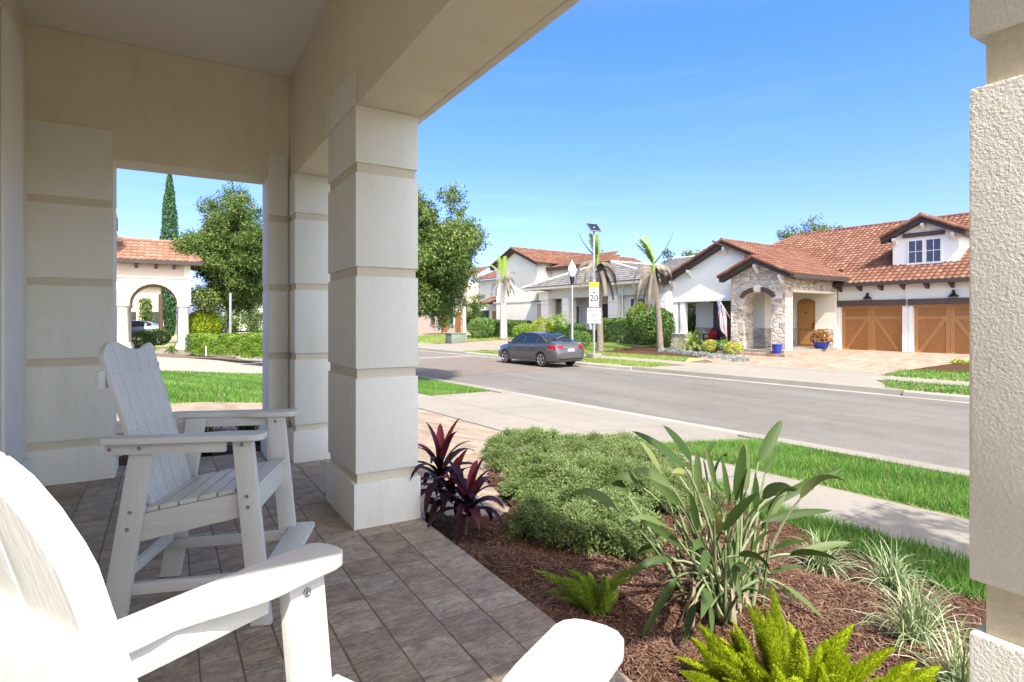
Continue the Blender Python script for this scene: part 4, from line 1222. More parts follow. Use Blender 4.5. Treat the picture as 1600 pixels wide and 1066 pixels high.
# main roof
SL = 3.65 / 6.5
zr = lambda w: 3.16 + SL * (w - 29.78)
Aa, Bb, Cc, Dd = P(1.5, 29.78, 3.16), P(25.0, 29.78, 3.16), P(19.0, 36.3, 6.82), P(1.5, 36.3, 6.82)
r = MB()
tiles(r, [P(1.5, 29.78, 3.16), P(13.98, 29.78, 3.16), P(13.98, 36.3, 6.82), P(1.5, 36.3, 6.82)], Aa, Bb)
tiles(r, [P(14.0, 31.2, zr(31.2)), P(21.9, 33.1, zr(33.1)), Cc, P(14.0, 36.3, 6.82)], P(14.0, 31.2, zr(31.2)), P(15.0, 31.2, zr(31.2)))
caps(r, P(19.0, 36.3, 6.84), P(1.5, 36.3, 6.84)); caps(r, P(23.2, 31.75, zr(31.75)), P(19.0, 36.3, 6.84))
ru = MB()
ru.prism([P(1.5, 29.80, 3.13), P(1.5, 36.3, 6.78), P(1.5, 43, 3.0)], (TX * 12.5, TY * 12.5, 0))
ru.face([P(14.0, 30.5, zr(30.5)), P(14, 36.3, 6.78), P(19, 36.3, 6.78), P(23.2, 31.75, zr(31.75)), P(22, 30.5, zr(30.5))])
ru.face([P(19, 36.3, 6.78), P(23.2, 31.75, zr(31.75)), P(24, 43, 3.0)]); ru.face([P(14, 36.3, 6.78), P(19, 36.3, 6.78), P(24, 43, 3), P(14, 43, 3)])
rf_ = r.build('main_roof', 'tile_red', hc)
ru.build('roof_deck', 'trim_dark', hc)
# entry porch and left wing roofs share one right-hand slope
zs = lambda s: 5.48 - .465 * abs(s - 17.67)
r = MB()
WB = 34.0
tiles(r, [P(13.32, 24.85, zs(13.32)), P(15.2, 24.85, zs(15.2)), P(15.2, 32.6, zs(15.2)), P(13.32, 30.6, zs(13.32))], P(13.32, 24.85, zs(13.32)), P(13.32, 30.6, zs(13.32)), amp=.05)
tiles(r, [P(15.2, 26.1, zs(15.2)), P(17.67, 26.1, 5.48), P(17.67, WB, 5.48), P(15.2, 32.6, zs(15.2))], P(15.2, 26.1, zs(15.2)), P(15.2, 32.6, zs(15.2)), amp=.05)
tiles(r, [P(17.67, 26.1, 5.48), P(21.5, 26.1, zs(21.5)), P(21.5, 31.5, zs(21.5)), P(17.67, WB, 5.48)], P(21.5, 26.1, zs(21.5)), P(21.5, 31.5, zs(21.5)), amp=.05)
ze = lambda s: zs(15.2) - .465 * (s - 15.2)
tiles(r, [P(15.2, 24.85, zs(15.2)), P(17.0, 24.85, ze(17.0)), P(17.0, 26.6, ze(17.0)), P(15.2, 26.6, zs(15.2))], P(17.0, 24.85, ze(17)), P(17.0, 26.6, ze(17)), amp=.05)
caps(r, P(17.67, 26.05, 5.52), P(17.67, WB, 5.52)); caps(r, P(15.2, 24.8, zs(15.2) + .04), P(15.2, 26.4, zs(15.2) + .04))
for (s0, s1, w0, f) in ((17.67, 21.5, 26.06, zs), (17.67, 15.25, 26.06, zs), (15.2, 17.02, 24.81, ze), (15.2, 13.32, 24.81, zs)):
    caps(r, P(s1, w0, f(s1) + .045), P(s0, w0, f(s0) + .045), .085)
r.build('gable_roof', 'tile_red', hc)
# dark verges and eave boards under the tiles
v = MB()
def verge(mb, s0, s1, f, w0, w1, dz=.24, up=-.02):
    pts = [(s0, f(s0) + up), (s1, f(s1) + up), (s1, f(s1) - dz), (s0, f(s0) - dz)]
    wallw(mb, pts, w0, w1 - w0)
for q in ((17.67, 21.5, zs, 26.12, 26.46), (15.21, 17.669, zs, 26.12, 26.46), (15.2, 17.0, ze, 24.87, 25.26), (13.33, 15.199, zs, 24.87, 25.26)):
    v = MB(); verge(v, *q); v.build('verge_board', 'trim_dark', hc)
MB().sbox(13.22, 24.86, zs(13.3) - .17, 13.34, 30.2, zs(13.3) + .0).build('side_gutter', 'trim_dark', hc)
d_ = MB()
d_.prism([P(13.36, 25.26, zs(13.36) - .03), P(17.67, 25.26, zs(17.67) - .03), P(17.67, 25.26, zs(17.67) - .12), P(13.36, 25.26, zs(13.36) - .12)], (NX * .01, NY * .01, 0))
d_.face([P(13.36, 24.9, zs(13.36) - .05), P(15.2, 24.9, zs(15.2) - .05), P(15.2, 32, zs(15.2) - .05), P(13.36, 32, zs(13.36) - .05)])
d_.face([P(21.45, 26.2, zs(21.45) - .05), P(17.67, 26.2, 5.43), P(17.67, 33, 5.43), P(21.45, 33, zs(21.45) - .05)])
d_.build('eave_lining', 'trim_brown', hc)
# left wing: gable wall over an open porch
m = MB()
wallw(m, [(21.16, 2.56), (16.63, 2.56), (16.63, zs(16.63) - .1), (17.67, zs(17.67) - .1), (21.16, zs(21.16) - .1)], 26.5, .28)
m.build('gable_wall', 'wall_white', hc)
m = MB(); m.sbox(16.64, 26.44, 2.40, 21.22, 26.80, 2.575); m.sbox(20.9, 26.8, 2.40, 21.2, 28.5, 2.575)
m.build('porch_beam', 'white_trim', hc)
for s in (20.94, 20.46):
    MB().sbox(s - .15, 26.48, .66, s + .15, 26.78, 2.40).build('porch_column', 'white_trim', hc, bevel=.01)
MB().sbox(20.2, 26.42, G0, 21.2, 26.9, .60).build('column_plinth', 'ledge_stone', hc)
MB().sbox(20.15, 26.38, .601, 21.25, 26.94, .66).build('plinth_cap', 'white_trim', hc)
m = MB()
wallw(m, [(21.02, G0), (16.73, G0), (16.73, zs(16.73) - .1), (17.67, 5.3), (21.02, zs(21.02) - .1)], 28.5, .2)
m.sbox(16.73, 28.71, G0, 16.93, 29.99, 3.9); m.sbox(20.82, 28.71, G0, 21.02, 40, 3.6)
m.build('front_wall', 'wall_white', hc)
m = MB().sbox(16.70, 28.44, G0, 21.03, 28.499, .96); m.sbox(16.67, 28.44, G0, 16.729, 30, .96)
m.build('wainscot', 'ledge_stone', hc)
MB().sbox(16.66, 28.42, .961, 21.04, 28.498, 1.03).build('wainscot_cap', 'white_trim', hc)
win = MB().sbox(18.2, 28.40, .45, 19.78, 28.437, 2.38).build('window', 'window_glass', hc)
sh = MB()
for k in range(26):
    z = .5 + k * .072
    sh.hexa([P(18.25, 28.385, z), P(18.25, 28.398, z), P(19.73, 28.398, z), P(19.73, 28.385, z)], [P(18.25, 28.36, z + .05), P(18.25, 28.373, z + .05), P(19.73, 28.373, z + .05), P(19.73, 28.36, z + .05)])
sh.build('shutter', 'shutter', win)
MB().sbox(18.0, 28.38, 2.39, 20.0, 28.498, 2.60).build('window_lintel', 'trim_brown', hc)
# stone entry
e = MB()
arch = [(15.93, 2.36)] + [(15.23 + .70 * math.cos(R(a)), 2.36 + .36 * math.sin(R(a))) for a in range(18, 180, 18)] + [(14.53, 2.36)]
wallw(e, [(13.86, G0), (13.86, zs(13.86) - .10), (15.2, zs(15.2) - .10), (16.62, ze(16.62) - .10), (16.62, G0), (15.93, G0)] + arch + [(14.53, G0)], 25.3, .65)
e.sbox(13.86, 25.951, 2.80, 14.3, 29.99, 3.42)
e.sbox(16.1, 25.951, G0, 16.62, 26.40, 3.6)
e.build('stone_entry', 'ledge_stone', hc)
t_ = MB()
t_.sbox(13.83, 25.951, 2.70, 14.32, 29.98, 2.799)
t_.build('stone_trim', 'wall_cream', hc)
v = MB()                                  # dark voussoirs of the arch and a keystone
for a0, a1, mi in ((12, 76, 0), (104, 168, 0), (80, 100, 1)):
    nseg = 6 if mi == 0 else 1
    for k in range(nseg):
        b0 = R(a0 + (a1 - a0) * k / nseg + .8); b1 = R(a0 + (a1 - a0) * (k + 1) / nseg - .8)
        q = [(15.23 + ra * math.cos(b), 2.36 + (ra - .34) * math.sin(b)) for ra, b in ((.72, b0), (.95 + .1 * mi, b0), (.95 + .1 * mi, b1), (.72, b1))]
        wallw(v, q, 25.27, .029, mi)
v.build('arch_voussoirs', ['trim_brown', 'wall_cream'], hc)
m = MB().sbox(13.75, 25.0, G0, 16.7, 30, 0.0); m.build('entry_floor', 'concrete', hc)
m = MB().sbox(13.45, 24.55, G0 - .1, 16.9, 24.999, -.12); m.sbox(13.45, 25.0, G0 - .1, 13.749, 30, -.12); m.build('entry_step', 'paver_pink', hc)
m = MB().sbox(16.72, 26.45, G0, 21.1, 28.49, -.02); m.build('side_porch_floor', 'concrete', hc)
m = MB().sbox(13.85, 30.0, G0, 16.72, 30.2, 3.6); m.build('entry_back_wall', 'wall_cream', hc)
m = MB()
MB().sbox(13.87, 29.95, -.02, 16.6, 29.999, .0).build('threshold', 'concrete', hc)
m.sbox(13.9, 29.94, 0, 14.7, 29.998, .95); m.sbox(15.85, 29.94, 0, 16.6, 29.998, .95); m.build('entry_wainscot', 'ledge_stone', hc)
# arched front door
dp = [(14.83, .02), (15.74, .02), (15.74, 2.30)] + [(15.285 + .455 * math.cos(R(a)), 2.30 + .20 * math.sin(R(a))) for a in range(20, 180, 20)] + [(14.83, 2.30)]
m = MB(); wallw(m, dp, 29.93, .06)
fd_ = m.build('front_door', 'door_wood', hc)
m = MB()
for k in range(5): m.sbox(14.93 + k * .15, 29.915, .95, 15.06 + k * .15, 29.929, 2.25)
m.sbox(14.95, 29.912, .14, 15.62, 29.929, .82)
m.build('door_panel', 'door_wood_trim', fd_)
MB().sbox(14.86, 29.86, .95, 14.89, 29.929, 1.25).build('handle', 'black_metal', fd_)
MB().sbox(15.25, 29.9, 1.72, 15.33, 29.913, 1.82).build('peephole', 'trim_dark', fd_)
# gable brackets
for s, w, f in ((17.67, 26.49, zs), (19.9, 26.49, zs), (21.05, 26.49, zs), (15.2, 25.29, zs), (13.98, 25.29, zs)):
    z = f(s) - .30
    m = MB(); q = [P(s - .07, w, z), P(s - .07, w - .32, z), P(s - .07, w - .32, z - .12), P(s - .07, w, z - .42)]
    m.prism(q, (TX * .14, TY * .14, 0)); m.build('gable_bracket', 'white_trim', hc)
# dormer
dz_ = lambda s: 6.2 - .5 * abs(s - 10.42)
m = MB()
wallw(m, [(11.73, 3.6), (9.10, 3.6), (9.10, dz_(9.1) - .1), (10.42, 6.08), (11.73, dz_(11.73) - .1)], 31.2, .2)
for s in (11.53, 9.10):
    m.sbox(s, 31.401, 3.9, s + .2, 35.0, dz_(s + .1) - .16)
m.build('dormer_wall', 'wall_white', hc)
r = MB()
for s1 in (12.12, 8.72):
    poly = [P(10.42, 30.8, 6.2), P(s1, 30.8, dz_(s1)), P(s1, 34.2, dz_(s1)), P(10.42, 35.4, 6.2)]
    tiles(r, poly, P(s1, 30.8, dz_(s1)), P(s1, 34.2, dz_(s1)), amp=.05)
    caps(r, P(s1, 30.77, dz_(s1) + .045), P(10.42, 30.77, 6.245), .085)
caps(r, P(10.42, 30.75, 6.24), P(10.42, 35.4, 6.24))
r.build('dormer_roof', 'tile_red', hc)
v = MB(); verge(v, 10.421, 12.12, dz_, 30.82, 31.19); verge(v, 8.72, 10.42, dz_, 30.82, 31.19)
for s1 in (12.12, 8.72):
    e_ = .1 if s1 > 10 else -.1
    v.prism([P(s1 - e_, 31.19, dz_(s1) - .03), P(10.42, 31.19, 6.15), P(10.42, 31.19, 6.07), P(s1 - e_, 31.19, dz_(s1) - .12)], (NX * 3, NY * 3, 0))
v.build('dormer_verge', 'trim_dark', hc)
for s in (10.42, 11.6, 9.25):
    z = dz_(s) - .30
    m = MB(); m.prism([P(s - .07, 31.198, z), P(s - .07, 30.9, z), P(s - .07, 30.9, z - .11), P(s - .07, 31.198, z - .36)], (TX * .14, TY * .14, 0)); m.build('dormer_bracket', 'white_trim', hc)
f = MB()
f.sbox(9.68, 31.14, 4.00, 11.14, 31.198, 4.09); f.sbox(9.72, 31.15, 5.12, 11.10, 31.198, 5.18)
for s in (9.72, 10.33, 10.43, 11.04): f.sbox(s, 31.15, 4.09, s + .06, 31.198, 5.12)
f.sbox(10.39, 31.155, 4.09, 10.43, 31.198, 5.12)
for a in (9.78, 10.49):
    f.sbox(a, 31.165, 4.60, a + .55, 31.195, 4.63); f.sbox(a + .26, 31.165, 4.09, a + .285, 31.195, 5.12)
wd = f.build('dormer_window', 'white_trim', hc)
m = MB()
for a in (9.78, 10.49): m.sbox(a, 31.18, 4.09, a + .55, 31.197, 5.12)
m.build('window_pane', 'window_glass', wd)
MB().sbox(9.62, 31.10, 5.30, 11.28, 31.198, 5.50).build('dormer_lintel', 'trim_brown', hc)

# ================================================================== THE GREY-ROOFED HOUSE
hb = empty('grey_roof_house', P(30, 30, -.1), 'single storey house with grey tile hip roof behind the speed limit sign', 'house')
m = MB()
m.sbox(26, 31.2, G0, 37.2, 44, 4.0); m.sbox(20, 31.0, G0, 26.0, 44, 3.9)
m.build('wall', 'wall_grey', hb)
m = MB()
m.sbox(23.9, 29.5, 3.1, 36.4, 29.9, 4.0); m.sbox(36.0, 29.9, 3.1, 36.4, 31.19, 4.0)
m.build('porch_beam', 'wall_grey', hb)
for s0, s1 in ((35.7, 36.6), (33.2, 34.0), (28.1, 29.0), (23.9, 24.5)):
    c = MB().sbox(s0, 29.3, G0, s1, 30.1, 3.09).build('porch_column', 'wall_beige', hb)
    b = MB()
    for z in (.8, 1.7, 2.6): b.sbox(s0 + .02, 29.292, z, s1 - .02, 29.2995, z + .05)
    b.build('band', 'wall_grey', c)
m = MB(); m.sbox(35.6, 29.2, 3.0, 36.8, 30.2, 3.55); m.sbox(35.5, 29.1, 3.551, 36.9, 30.25, 3.68); m.build('pier_head', 'wall_beige', hb)
m = MB(); m.sbox(24.6, 29.9, G0, 28.0, 30.3, 3.09); m.build('front_wall', 'wall_beige', hb)
for (a, b) in ((26.1, 27.3),):
    wdw = MB().sbox(a - .1, 29.84, .9, b + .1, 29.899, 2.95).build('window', 'white_trim', hb)
    MB().sbox(a, 29.80, 1.0, b, 29.839, 2.85).build('pane', 'window_glass', wdw)
MB().sbox(30.2, 31.12, 0, 31.6, 31.199, 2.6).build('front_door', 'trim_dark', hb)
wdw = MB().sbox(33.9, 31.1, .6, 35.2, 31.199, 2.6).build('window', 'white_trim', hb)
MB().sbox(34.0, 31.05, .7, 35.1, 31.099, 2.5).build('pane', 'window_glass', wdw)
m = MB(); m.sbox(36.6, 30.9, G0, 38.8, 36, 2.9); m.build('garage_wing', 'wall_beige', hb)
MB().sbox(36.9, 30.84, G0, 37.9, 30.899, 2.1).build('garage_door', 'wall_peach', hb)
r = MB(); EV = 4.05
a, b, c, d = P(38.2, 28.6, EV), P(23.4, 28.6, EV), P(31.7, 32.0, 5.95), P(31.7, 46, 5.95)
tiles(r, [a, b, c], a, b, .33, .34, flat=True)
tiles(r, [a, c, d, P(38.2, 46, EV)], a, P(38.2, 46, EV), .33, .34, flat=True)
tiles(r, [b, c, d, P(23.4, 46, EV)], b, P(23.4, 46, EV), .33, .34, flat=True)
a2, b2, c2, d2 = P(27.5, 30.3, EV), P(17.5, 30.3, EV), P(19.5, 37, 6.25), P(29.5, 37, 6.25)
tiles(r, [a2, b2, c2, d2], a2, b2, .33, .34, flat=True)
a3, b3, c3, d3 = P(39.2, 30.2, 2.95), P(36.4, 30.2, 2.95), P(36.4, 32.4, 3.9), P(37.8, 32.4, 3.9)
tiles(r, [a3, b3, c3, d3], a3, b3, .33, .34, flat=True)
for q in ((a, c), (b, c), (c, d)): caps(r, q[0], q[1], .10, .4, 1)
caps(r, c2, d2, .1, .4, 1)
rr = r.build('hip_roof', ['tile_grey', 'ridge_pale'], hb)
m = MB()
m.prism([P(38.15, 28.65, EV - .22), P(23.45, 28.65, EV - .22), P(23.45, 46, EV - .22), P(38.15, 46, EV - .22)], (0, 0, .2))
m.prism([P(27.4, 30.35, EV - .2), P(17.5, 30.35, EV - .2), P(17.5, 46, EV - .2), P(27.4, 46, EV - .2)], (0, 0, .19))
m.prism([P(39.15, 30.25, 2.76), P(36.5, 30.25, 2.76), P(36.5, 36, 2.76), P(39.15, 36, 2.76)], (0, 0, .18))
m.build('eave', 'wall_beige', hb)
m = MB().tube([P(27.55, 29.4, 3.8), P(27.75, 29.45, 3.55), P(27.75, 29.45, G0)], .05, 8); m.build('downspout', 'white_trim', hb)

# ================================================================== THE TWO STOREY HOUSE
ha = empty('two_storey_house', P(42, 32, -.1), 'beige two storey house with red tile gable at the end of the road', 'house')
za = lambda s: 7.75 - .42 * abs(s - 41.6)
m = MB()
wallw(m, [(44.7, G0), (38.5, G0), (38.5, za(38.5)), (41.6, 7.7), (44.7, za(44.7))], 30.4, .3)
m.sbox(38.5, 30.71, G0, 45.2, 44, 6.4); m.sbox(31.5, 32.0, G0, 38.49, 42, 5.9)
m.sbox(45.21, 33, G0, 52, 44, 5.6)
m.build('wall', 'wall_beige', ha)
MB().sbox(38.5, 30.36, 2.95, 45.2, 30.399, 3.05).build('string_course', 'wall_grey', ha)
r = MB()
for s1, e in ((37.9, 1), (45.1, -1)):
    q = [P(41.6, 29.9, 7.8), P(s1, 29.9, za(s1) + .05), P(s1, 46, za(s1) + .05), P(41.6, 46, 7.8)]
    tiles(r, q, q[1], q[2], .3, .4, .05)
q = [P(31.0, 31.4, 5.95), P(38.6, 31.4, 5.95), P(38.6, 37, 8.0), P(31.0, 37, 8.0)]
q = [P(30.8, 31.4, 5.85), P(38.6, 31.4, 5.85), P(38.6, 34.5, 7.0), P(33.0, 34.5, 7.0)]
tiles(r, q, q[0], q[1], .3, .4, .05)
q = [P(45.3, 31.6, 3.1), P(49.5, 31.6, 3.1), P(49.5, 33.0, 3.75), P(45.3, 33.0, 3.75)]
tiles(r, q, q[0], q[1], .3, .4, .05)
q = [P(45.3, 32.4, 5.6), P(52.5, 32.4, 5.6), P(51, 36, 7.2), P(45.3, 36, 7.2)]
tiles(r, q, q[0], q[1], .3, .4, .05)
caps(r, P(41.6, 29.85, 7.84), P(41.6, 46, 7.84)); caps(r, P(45.1, 29.86, za(45.1) + .1), P(41.6, 29.86, 7.84), .08); caps(r, P(37.9, 29.86, za(37.9) + .1), P(41.6, 29.86, 7.84), .08)
r.build('tile_roof', 'tile_red', ha)
v = MB(); verge(v, 41.601, 45.1, za, 29.95, 30.38, .22, .0); v.build('verge_board', 'trim_dark', ha)
v = MB(); verge(v, 37.9, 41.6, za, 29.95, 30.38, .22, .0); v.build('verge_board', 'trim_dark', ha)
v = MB()
v.sbox(30.9, 31.35, 5.62, 38.4, 31.5, 5.84); v.sbox(31.0, 31.501, 5.75, 38.4, 32.0, 5.8)
v.build('eave_board', 'trim_dark', ha)
MB().sbox(45.3, 31.56, 2.95, 49.5, 31.66, 3.09).build('gutter', 'trim_dark', ha)
for (a, b, z0, z1, w) in ((46.2, 47.4, 4.1, 5.2, 32.94), (49.8, 51.2, .9, 2.4, 32.94), (41.0, 41.7, .3, 1.1, 30.33)):
    wdw = MB().sbox(a - .1, w, z0 - .1, b + .1, w + .055, z1 + .1).build('window', 'white_trim', ha)
    MB().sbox(a, w - .04, z0, b, w - .001, z1).build('pane', 'window_glass', wdw)
MB().sbox(45.6, 32.94, G0, 46.6, 32.999, 2.3).build('front_door', 'door_wood', ha)
MB().sbox(48.0, 32.94, G0, 49.2, 32.999, 2.3).build('side_door', 'door_wood', ha)
# a further house beyond, behind the near tree
hd = empty('far_house', P(58, 34, -.1), 'pale house with wooden doors far off under the street tree', 'house')
m = MB(); m.sbox(55, 33.5, G0, 68, 46, 5.6); m.build('wall', 'wall_peach', hd)
r = MB(); q = [P(54.4, 32.9, 5.6), P(68.6, 32.9, 5.6), P(66, 38, 7.8), P(57, 38, 7.8)]; tiles(r, q, q[0], q[1], .32, .42, .05); r.build('tile_roof', 'tile_red', hd)
for s in (56.4, 59.5):
    MB().sbox(s, 33.44, G0, s + 1.2, 33.499, 2.3).build('front_door', 'door_wood', hd)
for s in (57.9, 62.5):
    wdw = MB().sbox(s, 33.42, .8, s + 1.2, 33.499, 2.2).build('window', 'white_trim', hd)
    MB().sbox(s + .1, 33.39, .9, s + 1.1, 33.419, 2.1).build('pane', 'window_glass', wdw)

# ================================================================== THE NEIGHBOUR'S PORTICO (left opening)
hp = empty('portico_house', (-2, 34, -.12), 'cream house with round arched portico and terracotta tile roof seen through the left opening', 'house')
FX0, FX1, FY, DY = -2.0, 1.12, 32.4, 3.0
SPR, RA = 2.15, .98
cx = -.43
def archwall(mb, x0, x1, y, cx_, ra, spr, zt, th, axis):
    pl = [(x1, spr), (x1, zt), (x0, zt), (x0, spr), (cx_ - ra, spr)] + [(cx_ + ra * math.cos(R(a)), spr + ra * math.sin(R(a))) for a in range(165, 0, -15)] + [(cx_ + ra, spr)]
    if axis == 'x': mb.prism([(u, y, z) for u, z in pl], (0, th, 0))
    else: mb.prism([(y, u, z) for u, z in pl], (th, 0, 0))
m = MB()
archwall(m, FX0, FX1, FY, cx, RA, SPR, 3.45, .35, 'x')
archwall(m, FX0, FX1, FY + DY - .35, cx, RA, SPR, 3.45, .35, 'x')
archwall(m, FY + .351, FY + DY - .351, FX1 - .35, FY + DY / 2, .85, SPR, 3.45, .349, 'y')
m.box(FX0 + .02, FY + .04, 3.451, FX1 - .04, FY + DY - .04, 4.1)
m.box(-12, FY + .3, -.3, FX0 - .25, 50, 6.2)
m.build('arched_wall', 'wall_peach', hp)
m = MB(); m.box(FX0, FY - .04, 3.40, FX1 + .05, FY - .001, 3.47); m.box(FX1 - .30, FY - .05, 3.471, FX1 - .02, FY + .035, 4.1); m.build('string_course', 'portico_cream', hp)
for (x, y) in ((cx + 1.24, FY + .18), (cx - 1.24, FY + .18), (cx + 1.24, FY + DY - .18), (cx - 1.24, FY + DY - .18)):
    MB().lathe([(.36, -.25), (.36, .10), (.33, .14), (.30, .22), (.25, .27), (.235, .32), (.225, 1.9), (.24, 1.93), (.225, 1.96), (.26, 2.02), (.30, 2.06), (.30, 2.149)], (x, y, 0), 24).build('column', 'portico_cream', hp, smooth=40)
MB().box(cx - 1.75, FY - .3, -.3, cx + 1.75, FY + DY + .2, -.05).build('portico_floor', 'concrete', hp)
MB().box(FX0, FY - .44, 4.06, FX1 + .5, FY - .30, 4.22).build('gutter', 'trim_dark', hp)
MB().box(FX0, FY - .299, 4.1, FX1 + .45, FY + DY + .3, 4.16).build('soffit', 'wall_peach', hp)
for x in (-1.15, -.35, .4):
    MB().prism([(x - .06, FY - .29, 4.09), (x - .06, FY + .03, 4.09), (x - .06, FY + .03, 3.86), (x - .06, FY - .29, 3.98)], (.12, 0, 0)).build('rafter_end', 'trim_brown', hp)
r = MB(); x0, x1, y0, y1 = -6.0, FX1 + .45, FY - .4, FY + DY + .4
ym = (y0 + y1) / 2; zr_ = 4.2 + .62 * (ym - y0) * .95
q = [(x0, y0, 4.22), (x1, y0, 4.22), (x1 - 1.0, ym, zr_), (x0, ym, zr_)]
tiles(r, q, q[0], q[1], .26, .34, .05)
q2 = [(x1, y0, 4.22), (x1, y1, 4.22), (x1 - 1.0, ym, zr_)]; tiles(r, q2, q2[0], q2[1], .26, .34, .05)
q3 = [(x0, y1, 4.22), (x1, y1, 4.22), (x1 - 1.0, ym, zr_), (x0, ym, zr_)]; tiles(r, q3, q3[0], q3[1], .26, .34, .05)
caps(r, (x1, y0, 4.25), (x1 - 1.0, ym, zr_ + .03)); caps(r, (x1 - 1.0, ym, zr_ + .03), (x0, ym, zr_ + .03)); caps(r, (x1, y1, 4.25), (x1 - 1.0, ym, zr_ + .03))
q = [(-12.5, FY - .5, 6.2), (-1.75, FY - .5, 6.2), (-5.5, FY + 6, 8.6), (-12.5, FY + 6, 8.6)]
tiles(r, q, q[0], q[1], .28, .36, .05)
r.build('tile_roof', 'tile_terracotta', hp)
MB().box(-12.5, FY - .6, 5.6, -1.88, FY + .5, 6.18).build('upper_eave', 'trim_dark', hp)

# distant buildings and street behind the left tree
for k, (x, y, w_h, h_, wall, lab) in enumerate([(8, 96, 12, 4.0, 'wall_cream', 'distant cream house beyond the tree in the left opening'), (-9, 84, 9, 5.5, 'wall_peach', 'distant peach house seen through the portico arch')]):
    hh = empty('distant_house', (x, y, -.1), lab, 'house')
    MB().box(x, y, -.2, x + w_h, y + 9, h_).build('wall', wall, hh)
    r = MB(); q = [(x - .6, y - .6, h_), (x + w_h + .6, y - .6, h_), (x + w_h - 3, y + 4.5, h_ + 2.2), (x + 3, y + 4.5, h_ + 2.2)]
    tiles(r, q, q[0], q[1], .4, .5, .06); r.build('tile_roof', 'tile_red', hh)
    for j in range(3):
        wd = MB().box(x + 2 + j * w_h / 3.4, y - .05, .9, x + 3.4 + j * w_h / 3.4, y - .001, 2.4).build('window', 'window_glass', hh)
xy_sheet('side_street', [(-60, 58), (4.6, 58), (4.6, 64), (-60, 64)], .02, 'concrete_far')
xy_sheet('corner_lawn_base', [(-40, 36), (4.2, 36), (3.6, 57.5), (-40, 57.5)], .008, 'lawn_far_base')
xy_sheet('beyond_lawn_base', [(-60, 64.2), (3.6, 64.2), (2.5, 100), (-60, 100)], .009, 'lawn_far_base')

# ================================================================== TREES AND SHRUBS
def tree(name, base, h, crown_c, crown_r, nb, nl, leaf, label, cat='tree', leafmat_='oak_leaf', trunk_r=.13, group=None, br=(.16, .27), bark='bark'):
    base = Vector(base); cc = Vector(crown_c); cr = Vector(crown_r)
    root = empty(name, base, label, cat, group)
    tr = MB()
    fork = base + Vector((rng.uniform(-.1, .1), rng.uniform(-.1, .1), h))
    tr.tube(bez(base - Vector((0, 0, .1)), base + Vector((.05, .03, h * .5)), fork, 6), [trunk_r * (1.35 - .09 * i) for i in range(7)], 9)
    blobs = []
    for k in range(nb):
        u = Vector((rng.gauss(0, 1), rng.gauss(0, 1), rng.gauss(0, 1))).normalized()
        rad = rng.uniform(.12, 1.0) ** .6
        rad = min(1.02, rad) * (.86 + .24 * math.sin(3 * math.atan2(u.y, u.x) + cc.x) * math.cos(2.5 * u.z + 1) + .1 * rng.random())
        blobs.append((cc + Vector((u.x * cr.x, u.y * cr.y, u.z * cr.z)) * rad, rng.uniform(*br) * (cr.x + cr.z) * .5))
    for k, (c, r_) in enumerate(blobs):
        if k % 4 == 0:
            mid = fork.lerp(c, .5) + Vector((0, 0, .12 * (c - fork).length))
            r0 = trunk_r * .36 * rng.uniform(.5, 1)
            tr.tube(bez(fork - Vector((0, 0, rng.uniform(0, h * .15))), mid, c, 6), [r0 * (1 - .14 * i) for i in range(7)], 6)
    tr.build('trunk', bark, root, smooth=60)
    vol = np.array([b[1] ** 2 for b in blobs]); cnt = np.maximum(30, (nl * vol / vol.sum()).astype(int))
    P_, O_, T_ = [], [], []
    for (c, r_), n in zip(blobs, cnt):
        nt_ = max(4, n // 9)              # twigs, each a spray of leaves
        u = unit(nr.normal(size=(nt_, 3))); rr_ = nr.random((nt_, 1)) ** .45
        tw = np.array(c) + u * rr_ * r_ * np.array([1, 1, .75])
        k = 9
        pp = np.repeat(tw, k, 0) + np.repeat(u, k, 0) * nr.uniform(0, .13, (nt_ * k, 1)) * r_ * 1.5 + nr.normal(0, leaf * .75, (nt_ * k, 3))
        P_.append(pp); O_.append(np.repeat(unit(u + np.array([0, 0, .3])), k, 0))
        T_.append(np.clip(np.repeat(.08 + .42 * nr.random(nt_) + .32 * rng.random(), k) + .3 * nr.random(nt_ * k) - .05, 0, 1))
    leaves('crown', np.concatenate(P_), leaf, leafmat_, root, .55, np.concatenate(O_), .45, np.concatenate(T_))
    return root
# street oak, its trunk behind the near column
ob = at(632, 598, 17.6); ob.z = gxy(ob.x, ob.y)
oc = at(628, 388, 17.6)
tree('street_oak', ob, 1.9, oc, (2.85, 2.7, 2.35), 210, 150000, .085, 'green oak street tree right of the porch column, its crown over the road', trunk_r=.12, br=(.11, .25))
vt = Vector((4.6, -4.2, gxy(4.6, -4.2)))
tree('verge_tree', vt, 2.2, (4.3, -2.9, 4.9), (1.7, 1.9, 1.2), 34, 9000, .09, 'leafy tree standing right of the rough column, its dappled shade on the pavement', trunk_r=.09, br=(.2, .32))
lo = at(356, 530, 31); lo.z = -.12
lc = at(374, 404, 31)
tree('lawn_oak', lo, 2.0, lc, (2.85, 2.7, 3.3), 190, 140000, .12, 'green oak framed by the left wall opening behind the hedge', trunk_r=.10, br=(.11, .25))
def small(name, px, py0, py1, d, hw, label, n=5000, leaf=.16, lm='oak_leaf', cat='tree', zb=-.1, group=None, nb=22):
    c = at(px, (py0 + py1) / 2, d); r_ = (py1 - py0) / 2 * d / CF; rx = hw * d / CF
    return tree(name, (c.x, c.y, zb), max(.5, c.z - r_ * .9 - zb), c, (rx, rx, r_), nb, n, leaf, label, cat, lm, .09, group, (.22, .4))
small('background_oak', 1105, 372, 450, 52, 34, 'oak crown showing over the left gable of the white house', 7000, .22, group='oaks behind the white house')
